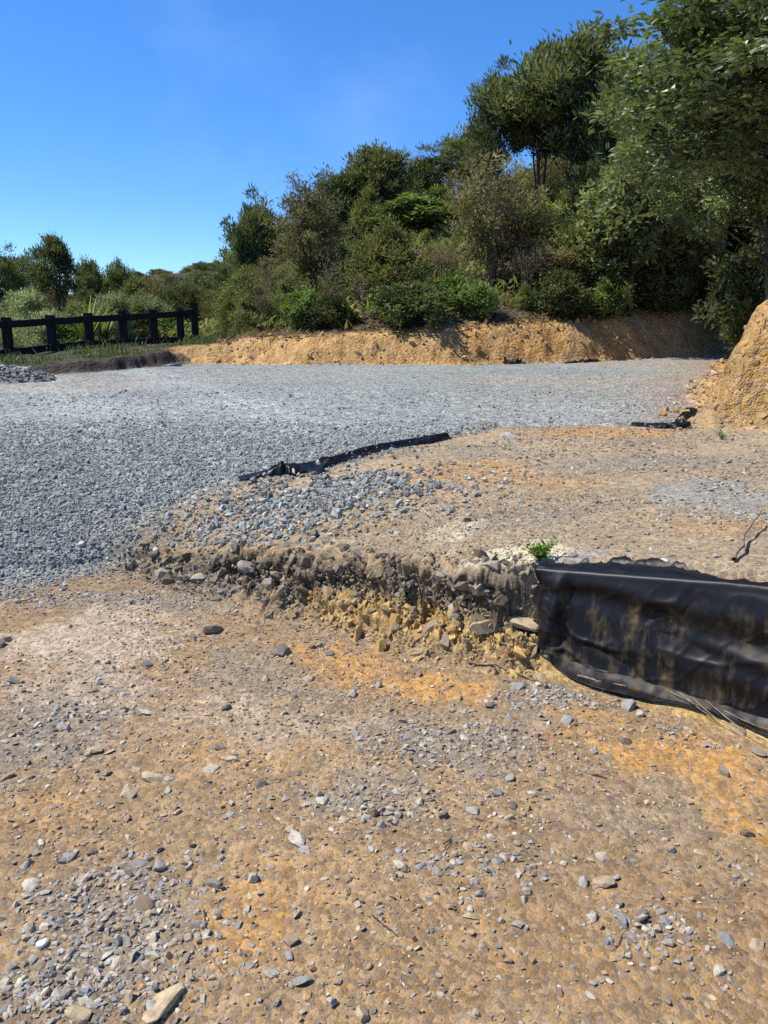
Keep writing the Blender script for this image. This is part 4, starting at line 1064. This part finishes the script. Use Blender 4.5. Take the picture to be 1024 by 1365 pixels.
MAIN = [  # key, u, v_top, y, width px, rot, label, landmark
 ('tea', -8, 330, 31, 60, 1, 'dark tree cut by the left edge of the view behind the fence', ''),
 ('tea', 26, 333, 34, 52, 2, 'dark rounded tree between the left edge and the tall forked tree', ''),
 ('tall', 74, 316, 30, 66, 3, 'tall forked dark tree standing up alone behind the left part of the fence', 'the tall forked tree'),
 ('tea', 122, 348, 36, 48, 4, 'round dark tree right of the tall forked tree', ''),
 ('tea', 157, 349, 38, 46, 5, 'dark tree with a ragged top at the right end of the row behind the fence', ''),
 ('tea', 348, 258, 31, 82, 0, 'dark tree at the left end of the bush on the hill, against blue sky', 'the dark end tree of the bush'),
 ('tea', 328, 300, 30, 50, 2, 'small dark tree leaning out left below the dark end tree', ''),
 ('teabrown', 425, 236, 21.5, 100, 0, 'brownish tea tree with a dark leaning trunk above the clay bank', 'the leaning brown tree'),
 ('tea', 455, 215, 31, 80, 4, 'dark tree between the leaning brown tree and the ragged topped one', ''),
 ('tea', 497, 197, 31, 110, 1.1, 'broad dark tree with a ragged pointed top in the middle of the bush', 'the ragged topped dark tree'),
 ('tea', 568, 203, 35, 78, 2.2, 'dark rounded tree on the skyline right of the ragged topped tree', ''),
 ('tea', 632, 172, 35, 86, 3.1, 'dark skyline tree at the left foot of the tall bare stemmed trees', ''),
 ('tall', 660, 88, 31, 80, .4, 'tall bare stemmed tree with a small separate crown left of the biggest tea tree', 'the separate small crowned tree'),
 ('tall', 722, 60, 31, 84, 1.4, 'bare stemmed tall tea tree between the small crowned one and the biggest one', ''),
 ('tall', 775, 36, 30, 185, 2.4, 'biggest tea tree with a broad dark crown on many bare stems', 'the biggest tea tree'),
 ('tall', 822, 78, 29, 125, 3.9, 'dark tall tea tree crowding the right side of the biggest one', ''),
 ('tea', 806, 205, 28.5, 90, 3.4, 'dense dark tree low on the right of the biggest tea tree', ''),
 ('feather', 655, 208, 21, 112, .7, 'brown feathery tea tree with thin stems above the clay bank', 'the brown feathery tree'),
 ('feather', 690, 262, 22, 80, 2.7, 'thin brown feathery tree just right of the larger feathery one', ''),
 ('scrub', 520, 298, 20.2, 105, 1, 'dense olive bush shaped like a cone in the middle above the clay bank', 'the olive cone shaped bush'),
 ('scrub', 485, 320, 20.8, 80, 2, 'olive bush left of the cone shaped one', ''),
 ('vivid', 556, 262, 27, 84, 0, 'bright green broadleaf tree above the olive cone shaped bush', 'the bright green tree'),
 ('bright', 716, 262, 25, 40, 1, 'yellow green sapling below the tall bare stems', 'the yellow green sapling'),
 ('bright', 462, 330, 22, 30, 2, 'bright green sapling behind the leaning brown tree', ''),
 ('broad', 850, 160, 20.2, 140, .5, 'grey green broadleaf tree with a pointed top left of the big glossy tree', 'the grey green broadleaf tree'),
 ('broad', 805, 250, 20.6, 90, 1.5, 'smaller grey green tree at the left side of the pointed one', ''),
 ('wattle', 915, 15, 22.5, 150, 1, 'green tree with fine hanging leaves reaching the top edge of the view', 'the fine leaved tree'),
 ('broad', 905, 190, 21.2, 120, 4, 'grey green tree beneath the fine leaved tree', ''),
 ('big', 1112, -110, 11.5, 530, .3, 'big glossy leaved tree overhanging the clay mound at the right edge', 'the big glossy tree'),
 ('big', 1050, 40, 14.6, 270, 2.2, 'glossy leaved tree with reddish tips left behind the biggest one', ''),
]
for key, u, v, y, wpx, rot, lab, lm in MAIN:
    ztop = v_z(v, y); x = u_x(u, y, (ztop + 2) / 2)
    zg = terrain(np.array([x]), np.array([y]), False)[0]
    plant(key, x, y, max(ztop - zg, 1.0) + .1, wpx / F * y, lab, None, None, rot)
    if lm: LANDMARKS.append((u, y, lm))
# shrubs with a look of their own
SHR = [('pale', 28, 388, 24.5, 74, 'pale grey green shrub behind the left posts of the fence'),
       ('pale', 146, 392, 25.5, 70, 'pale shrub with silvery tips behind the middle of the fence'),
       ('pale', 60, 415, 22.6, 60, 'low pale shrub between the first fence posts'),
       ('bush', 88, 425, 22.5, 46, 'green broadleaf bush behind the second and third fence posts'),
       ('bush', 225, 415, 27, 54, 'green bush behind the right end of the fence'),
       ('scrub', 190, 390, 30, 60, 'olive bush behind the right half of the fence'),
       ('scrub', 306, 385, 25.2, 70, 'olive bush just right of the end of the fence'),
       ('scrub', 335, 372, 21, 70, 'olive bush at the left end of the clay bank'),
       ('scrubbrown', 375, 360, 22, 70, 'brown tinged bush below the dark end tree of the bush'),
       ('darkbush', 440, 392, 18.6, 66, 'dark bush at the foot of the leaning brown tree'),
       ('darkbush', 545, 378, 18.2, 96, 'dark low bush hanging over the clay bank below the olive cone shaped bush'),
       ('bush', 400, 385, 18.8, 60, 'leafy green bush on the bank left of the leaning trunk'),
       ('bush', 600, 372, 19.5, 70, 'green bush on the bank top left of the brown feathery tree'),
       ('bush', 632, 392, 18.7, 56, 'low green bush right at the edge of the bank by the brown feathery tree'),
       ('scrubbrown', 585, 330, 22, 70, 'brown twiggy bush under the bright green tree'),
       ('scrubbrown', 725, 320, 20.5, 90, 'brown twiggy bush under the yellow green sapling'),
       ('darkbush', 745, 362, 19.2, 80, 'dark bush on the bank below the tall bare stems'),
       ('scrub', 770, 300, 20.5, 90, 'olive bush below the biggest tea tree'),
       ('bush', 815, 362, 19.8, 64, 'green bush at the foot of the grey green broadleaf tree'),
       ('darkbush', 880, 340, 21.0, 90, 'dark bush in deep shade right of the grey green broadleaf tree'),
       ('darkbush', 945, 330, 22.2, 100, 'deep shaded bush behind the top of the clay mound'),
       ('scrubbrown', 905, 300, 21.6, 90, 'brown stemmed bush in shade below the fine leaved tree'),
       ('darkbush', 1012, 330, 16.2, 110, 'dark bush behind the mound by the right edge')]
for key, u, v, y, wpx, lab in SHR:
    ztop = v_z(v, y); x = u_x(u, y, ztop); zg = terrain(np.array([x]), np.array([y]), False)[0]
    plant(key, x, y, max(ztop - zg, .7) + .1, wpx / F * y, lab)
for u, y, s, lab in [(112, 21.8, 1.0, 'flax like plant with long blades behind the middle fence posts'), (135, 23, .9, 'smaller long bladed plant right of the bigger one behind the fence'), (52, 22.8, .8, 'long bladed plant behind the left fence posts')]:
    x = u_x(u, y); o = tag(link('flax', None, None, (x, y, terrain(np.array([x]), np.array([y]), False)[0])), lab, 'plant'); link('blades', FLAX[int(s < 1)], o); o.scale = (s, s, s)

for k, (u, v, y, w_, lab) in enumerate([(440, 318, 19.6, 50, 'thin nearly bare sapling at the foot of the leaning brown tree'), (590, 300, 20.4, 46, 'nearly bare pale stemmed sapling left of the brown feathery tree'), (618, 335, 19.6, 40, 'low leafless sapling on the bank edge below the bright green tree'),
     (705, 318, 19.8, 46, 'bare pale stems on the bank edge below the yellow green sapling'), (735, 285, 21.6, 50, 'tall bare stems below the biggest tea tree'), (765, 340, 19.8, 46, 'low bare stems on the bank edge below the biggest tea tree'),
     (840, 318, 20.6, 50, 'bare reddish stems at the foot of the grey green broadleaf tree'), (905, 318, 21.2, 40, 'bare stems in the shade under the fine leaved tree'), (480, 355, 19.0, 44, 'low bare twigs on the bank edge below the olive cone shaped bush'), (345, 352, 19.5, 40, 'bare twiggy sapling at the left end of the clay bank')]):
    ztop = v_z(v, y); x = u_x(u, y, ztop); zg = terrain(np.array([x]), np.array([y]), False)[0]
    plant('bare', x, y, max(ztop - zg, .8), w_ / F * y, lab)
# the rest of the bush: each shrub or tree its own object, labelled by the neighbour it stands beside
SKY_U = [-400, -100, 0, 60, 180, 240, 310, 335, 400, 490, 570, 640, 700, 760, 850, 900, 1024, 1400]
SKY_V = [402, 402, 402, 402, 376, 362, 348, 300, 275, 245, 235, 220, 210, 160, 150, 60, 20, 20]
spots = [(u_x(u, y), y) for _, u, v, y, *r in MAIN]
spots += [(u_x(u, y), y) for _, u, v, y, *r in SHR]
TONE = {'tea': 'dark', 'scrub': 'olive', 'scrubbrown': 'brown twiggy', 'bush': 'green leafy', 'darkbush': 'dark leafy', 'pale': 'pale', 'feather': 'brown feathery', 'broad': 'grey green'}
tries = 0; made = 0
while tries < 26000 and made < 300:
    tries += 1
    y = math.exp(gt.uniform(math.log(17.2), math.log(58))); u = gt.uniform(-70, 1080); x = u_x(u, y)
    if not inside(np.array([x]), np.array([y]), HILLPOLY)[0]: continue
    hd, hp = poly_dist(np.array([x]), np.array([y]), HILL); hd = hd[0]
    hwv = np.interp(hp[0], np.arange(len(HILL)), HILL_W)
    if hd < hwv * 1.25 + .45: continue
    if u < 300 and y < 26: continue
    if 235 < u < 305 and y < 29: continue          # fence verge stays open
    gap = (.55 if hd < 4 else .82 if y < 30 else 1.4)
    if any((x - a) ** 2 + (y - b) ** 2 < gap * gap for a, b in spots): continue
    zg = terrain(np.array([x]), np.array([y]), False)[0]
    vmax = np.interp(u, SKY_U, SKY_V) + gt.uniform(2, 30)
    hmax = v_z(vmax, y) - zg
    if hmax < .5: continue
    r = gt.random()
    if u < 310:
        key = ['tea', 'scrub', 'pale', 'scrubbrown', 'bush'][int(np.searchsorted([.18 if y < 32 else .6, .55 if y < 32 else .85, .7 if y < 32 else .87, .85 if y < 32 else .97], r))]
    elif u < 760: key = ['scrub', 'scrubbrown', 'bush', 'darkbush', 'tea', 'feather'][int(np.searchsorted([.34, .46, .64, .72, .86], r))]
    else: key = ['scrub', 'scrubbrown', 'bush', 'darkbush', 'broad', 'tea'][int(np.searchsorted([.18, .32, .5, .74, .88], r))]
    lo, hi = {'tea': (2.6, 4.4), 'feather': (2.4, 3.8), 'broad': (2.2, 4)}.get(key, (1.1, 2.6))
    if hd < hwv + 1.6 and key not in ('tea', 'feather', 'broad'): lo, hi = .55, 1.5
    h = min(gt.uniform(lo, hi), hmax)
    if 305 < u < 860 and y < 29:
        cap = np.interp(y, [18, 22, 25, 29], [395, 355, 325, 295]) + gt.uniform(-12, 25)
        h = min(h, max(.55, v_z(cap, y) - zg))
    if 640 < u < 800 and 21 < y < 30: h = min(h, max(.6, v_z(300, y) - zg))
    if h < lo * .55: key = 'scrub' if u < 800 else 'darkbush'
    kind = 'tree' if key in NAMESP else 'shrub'
    size = 'low' if h < 1.2 else ('tall' if h > 2.6 else 'middling')
    if y > 42: where = 'on the far ridge' if u < 340 else 'high on the hill behind'
    elif u < 275: where = 'behind the fence near'
    else: where = 'left of' if False else ''
    near = min(LANDMARKS, key=lambda m: ((m[0] - u) / 45) ** 2 + ((m[1] - y) / 5) ** 2)
    du, dy = u - near[0], y - near[1]
    rel = ('in front of' if dy < -2.5 else 'uphill behind' if dy > 4 else 'close beside') if abs(du) < 45 else ('left of' if du < 0 else 'right of')
    if y > 42 and u < 340: where = 'on the far wooded ridge ' + ('above the fence' if u < 240 else 'left of the dark end tree')
    elif u < 275: where = f'behind the fence {rel} {near[2]}'
    elif hd < hwv + 1.6: where = f'on the bank edge {rel} {near[2]}'
    else: where = f'on the hillside {rel} {near[2]}'
    lab = f'{size} {TONE[key]} {kind} {where}'; lab = lab.replace('behind the fence uphill behind', 'behind the fence beyond').replace('behind the fence close beside', 'behind the fence by')
    if len(lab.split()) > 16: lab = lab.replace('on the hillside ', '').replace('on the bank edge ', '').replace('behind the fence beyond', 'beyond')
    wid = h * {'tea': .72, 'feather': .62, 'broad': .7, 'scrub': .85, 'scrubbrown': .85, 'bush': 1.15, 'darkbush': 1.1, 'pale': 1.15}[key] * gt.uniform(.85, 1.2)
    if y > 38: wid *= 1.35
    plant(key, x, y, h + .1, wid, lab, f'{TONE[key]} {kind}s {where}'); spots.append((x, y)); made += 1
# the far wooded ridge and the low trees beyond the fence
k = 0
for tr_ in range(4000):
    if k >= 95: break
    u = gt.uniform(-130, 345); y = gt.uniform(36, 70) if u > 120 else gt.uniform(30, 46); x = u_x(u, y)
    gap = 1.5
    if any((x - a) ** 2 + (y - b) ** 2 < gap * gap for a, b in spots): continue
    zg = terrain(np.array([x]), np.array([y]), False)[0]; top = v_z(np.interp(u, [-130, 0, 120, 180, 240, 310, 345], [384, 384, 378, 362, 356, 342, 330]) + gt.uniform(0, 26), y)
    h = top - zg
    if h < .7: continue
    h = min(h, gt.uniform(3.2, 4.6)); key = ['tea', 'scrub', 'scrubbrown'][int(np.searchsorted([.55, .85], gt.random()))]
    where = 'on the far wooded ridge ' + ('above the right end of the fence' if u > 200 else 'above the middle of the fence') if u > 120 else 'far behind the fence beyond the tall forked tree'
    size = 'tall' if h > 2.6 else 'low'; kd = 'tree' if key == 'tea' else 'shrub'
    plant(key, x, y, h + .1, max(h * .8, 1.6) * gt.uniform(.9, 1.3), f'{size} {TONE[key]} {kd} {where}', f'{TONE[key]} {kd}s {where}'); spots.append((x, y)); k += 1


# grass on the verge and dry litter along the bank top
gg = np.random.default_rng(55); xs = gg.uniform(-16, 0, 60000); ys = gg.uniform(13.2, 27, 60000)
hd, hp = poly_dist(xs, ys, HILL); k = inside(xs, ys, HILLPOLY) & (hd > .25) & (hp < 5.8) & (fbm(xs, ys, .9, 3, 56) > .08) & (hd > .6) ; xs, ys = xs[k], ys[k]; n = len(xs)
zs = terrain(xs, ys); an = gg.uniform(0, 6.28, n); h = gg.lognormal(math.log(.08), .5, n).clip(.03, .3); le = gg.uniform(.1, .8, n) * h; w_ = .012
pz = np.c_[xs, ys, zs]; sd_ = np.c_[-np.sin(an), np.cos(an), np.zeros(n)] * w_; tip = pz + np.c_[np.cos(an) * le, np.sin(an) * le, h]; mid = pz + np.c_[np.cos(an) * le * .35, np.sin(an) * le * .35, h * .6]
LV = np.stack([pz, mid + sd_, tip, mid - sd_], 1).reshape(-1, 3)
M_grass = leaf_mat('grass_blade', (0.04, 0.06, 0.02), (0.13, 0.14, 0.06))
tag(link('grass', mk_mesh('grass', LV, np.arange(n * 4).reshape(-1, 4), M_grass, False, {'tone': np.repeat(gg.random(n), 4)})), 'rough grass over the verge round the fence', 'grass', kind='stuff')
xs = gg.uniform(-6, 14, 90000); ys = gg.uniform(8, 30, 90000); hd, hp = poly_dist(xs, ys, HILL); hwv = np.interp(hp, np.arange(len(HILL)), HILL_W)
k = inside(xs, ys, HILLPOLY) & (hd > hwv * .95) & (hd < hwv + 3.0) & (hp > 5) & (fbm(xs, ys, 1.1, 3, 57) > -.15); xs, ys = xs[k], ys[k]; n = len(xs); zs = terrain(xs, ys)
an = gg.uniform(0, 6.28, n); L_ = gg.lognormal(math.log(.12), .5, n).clip(.04, .4); d = np.c_[np.cos(an), np.sin(an), gg.uniform(-.1, .9, n)]; pz = np.c_[xs, ys, zs + .01]
sd_ = np.c_[-np.sin(an), np.cos(an), np.zeros(n)] * (.02 * gg.uniform(.3, 1.6, n))[:, None]; tip = pz + d * L_[:, None]; mid = pz + d * L_[:, None] * .5
LV = np.stack([pz, mid + sd_, tip, mid - sd_], 1).reshape(-1, 3)
M_lit = leaf_mat('dry_litter', (.085, .06, .035), (.27, .20, .12))
tag(link('litter', mk_mesh('litter', LV, np.arange(n * 4).reshape(-1, 4), M_lit, False, {'tone': np.repeat(gg.random(n), 4)})), 'dry twigs and dead leaves along the top of the clay bank', 'litter', kind='stuff')

# low ground cover between the shrubs
xs = gg.uniform(-14, 20, 150000); ys = gg.uniform(15, 42, 150000); hd, hp = poly_dist(xs, ys, HILL); hwv = np.interp(hp, np.arange(len(HILL)), HILL_W)
k = inside(xs, ys, HILLPOLY) & (hd > hwv + .9) & (fbm(xs, ys, .8, 3, 58) > -.18) & (np.abs(xs) < ys * .62) & ~((hp < 5.8) & (ys < 26)); xs, ys = xs[k], ys[k]; n = len(xs)
zs = terrain(xs, ys); top_ = .12 + .5 * np.clip(fbm(xs, ys, 1.3, 3, 59) + .35, 0, 1); zs = zs + gg.uniform(0, 1, n) * top_
d = gg.normal(size=(n, 3)); d[:, 2] = np.abs(d[:, 2]) * .8 + .2; d /= np.linalg.norm(d, axis=1)[:, None]; sd_ = np.cross(d, gg.normal(size=(n, 3)) * .5 + (0, 0, 1)); sd_ /= np.linalg.norm(sd_, axis=1)[:, None]
L_ = gg.lognormal(math.log(.17), .35, n)[:, None]; W_ = L_ * gg.uniform(.18, .4, n)[:, None]; pz = np.c_[xs, ys, zs]; mid = pz + d * L_ * .5
LV = np.stack([pz, mid + sd_ * W_ * .5, pz + d * L_, mid - sd_ * W_ * .5], 1).reshape(-1, 3)
tone = np.clip(.5 + 1.1 * fbm(xs, ys, .9, 2, 60) + gg.uniform(-.25, .25, n), 0, 1)
tag(link('undergrowth', mk_mesh('undergrowth', LV, np.arange(n * 4).reshape(-1, 4), LEAF['olive'], False, {'tone': np.repeat(tone, 4)})), 'low olive ground cover between the shrubs on the hillside', 'undergrowth', kind='stuff')


# ------------------------------------------------------------------ light, sky, camera
SUN_AZ, SUN_EL = R(-86), R(57)           # azimuth from +Y (straight ahead), negative to the left
sd = np.array([math.sin(SUN_AZ) * math.cos(SUN_EL), math.cos(SUN_AZ) * math.cos(SUN_EL), math.sin(SUN_EL)])
sun = bpy.data.lights.new('sun', 'SUN'); sun.energy = 4.2; sun.angle = R(.53); sun.color = (1, .95, .86)
so = link('sun', sun); from mathutils import Vector
so.rotation_euler = Vector(sd).to_track_quat('Z', 'Y').to_euler(); so.location = (-20, 20, 40)
w = bpy.data.worlds.new('World'); scene.world = w; w.use_nodes = True
nt = w.node_tree; bg = nt.nodes['Background']
sky = nt.nodes.new('ShaderNodeTexSky'); sky.sky_type = 'NISHITA'; sky.sun_disc = False
sky.sun_elevation = SUN_EL; sky.sun_rotation = SUN_AZ; sky.altitude = 1200; sky.air_density = 1.0; sky.dust_density = 0.0; sky.ozone_density = 4.0
hsv = nt.nodes.new('ShaderNodeHueSaturation'); hsv.inputs['Saturation'].default_value = 1.27; hsv.inputs['Hue'].default_value = .506; hsv.inputs['Value'].default_value = 1.27
nt.links.new(sky.outputs[0], hsv.inputs['Color'])
tc = nt.nodes.new('ShaderNodeTexCoord'); mp = nt.nodes.new('ShaderNodeMapping'); mp.inputs['Scale'].default_value = (2.4, 2.4, 3.2)
nz = nt.nodes.new('ShaderNodeTexNoise'); nz.inputs['Scale'].default_value = 1.6; nz.inputs['Detail'].default_value = 6
mr = nt.nodes.new('ShaderNodeMapRange'); mr.inputs[1].default_value = .56; mr.inputs[2].default_value = .8; mr.inputs[4].default_value = .13
mx = nt.nodes.new('ShaderNodeMix'); mx.data_type = 'RGBA'; mx.inputs[7].default_value = (6.5, 7.6, 9.0, 1)
nt.links.new(tc.outputs['Generated'], mp.inputs[0]); nt.links.new(mp.outputs[0], nz.inputs['Vector']); nt.links.new(nz.outputs[0], mr.inputs[0])
nt.links.new(mr.outputs[0], mx.inputs[0]); nt.links.new(hsv.outputs[0], mx.inputs[6]); 
sx = nt.nodes.new('ShaderNodeSeparateXYZ'); nt.links.new(tc.outputs['Generated'], sx.inputs[0])
hz = nt.nodes.new('ShaderNodeMapRange'); hz.inputs[1].default_value = .0; hz.inputs[2].default_value = .42; hz.inputs[3].default_value = 1.0; hz.inputs[4].default_value = 0.0
nt.links.new(sx.outputs[2], hz.inputs[0])
tn = nt.nodes.new('ShaderNodeMix'); tn.data_type = 'RGBA'; tn.blend_type = 'MULTIPLY'; tn.inputs[7].default_value = (.56, .74, .96, 1)      # clear dry air: the low sky stays blue
nt.links.new(hz.outputs[0], tn.inputs[0]); nt.links.new(mx.outputs[2], tn.inputs[6]); nt.links.new(tn.outputs[2], bg.inputs[0])
bg.inputs[1].default_value = .105

cam = bpy.data.cameras.new('camera'); cam.sensor_fit = 'VERTICAL'; cam.sensor_height = 36; cam.lens = 36 * F / 1365
cam.clip_start = .05; cam.clip_end = 2000
co = link('camera', cam); co.location = (0, 0, EYE); co.rotation_euler = (R(90) - PITCH, 0, 0)
scene.camera = co
scene.render.engine = 'CYCLES'
scene.view_settings.view_transform = 'Standard'; scene.view_settings.look = 'None'; scene.view_settings.exposure = 0.6; scene.view_settings.gamma = 1
scene.cycles.max_bounces = 6; scene.cycles.diffuse_bounces = 3; scene.cycles.glossy_bounces = 2; scene.cycles.transmission_bounces = 3
scene.cycles.use_denoising = False
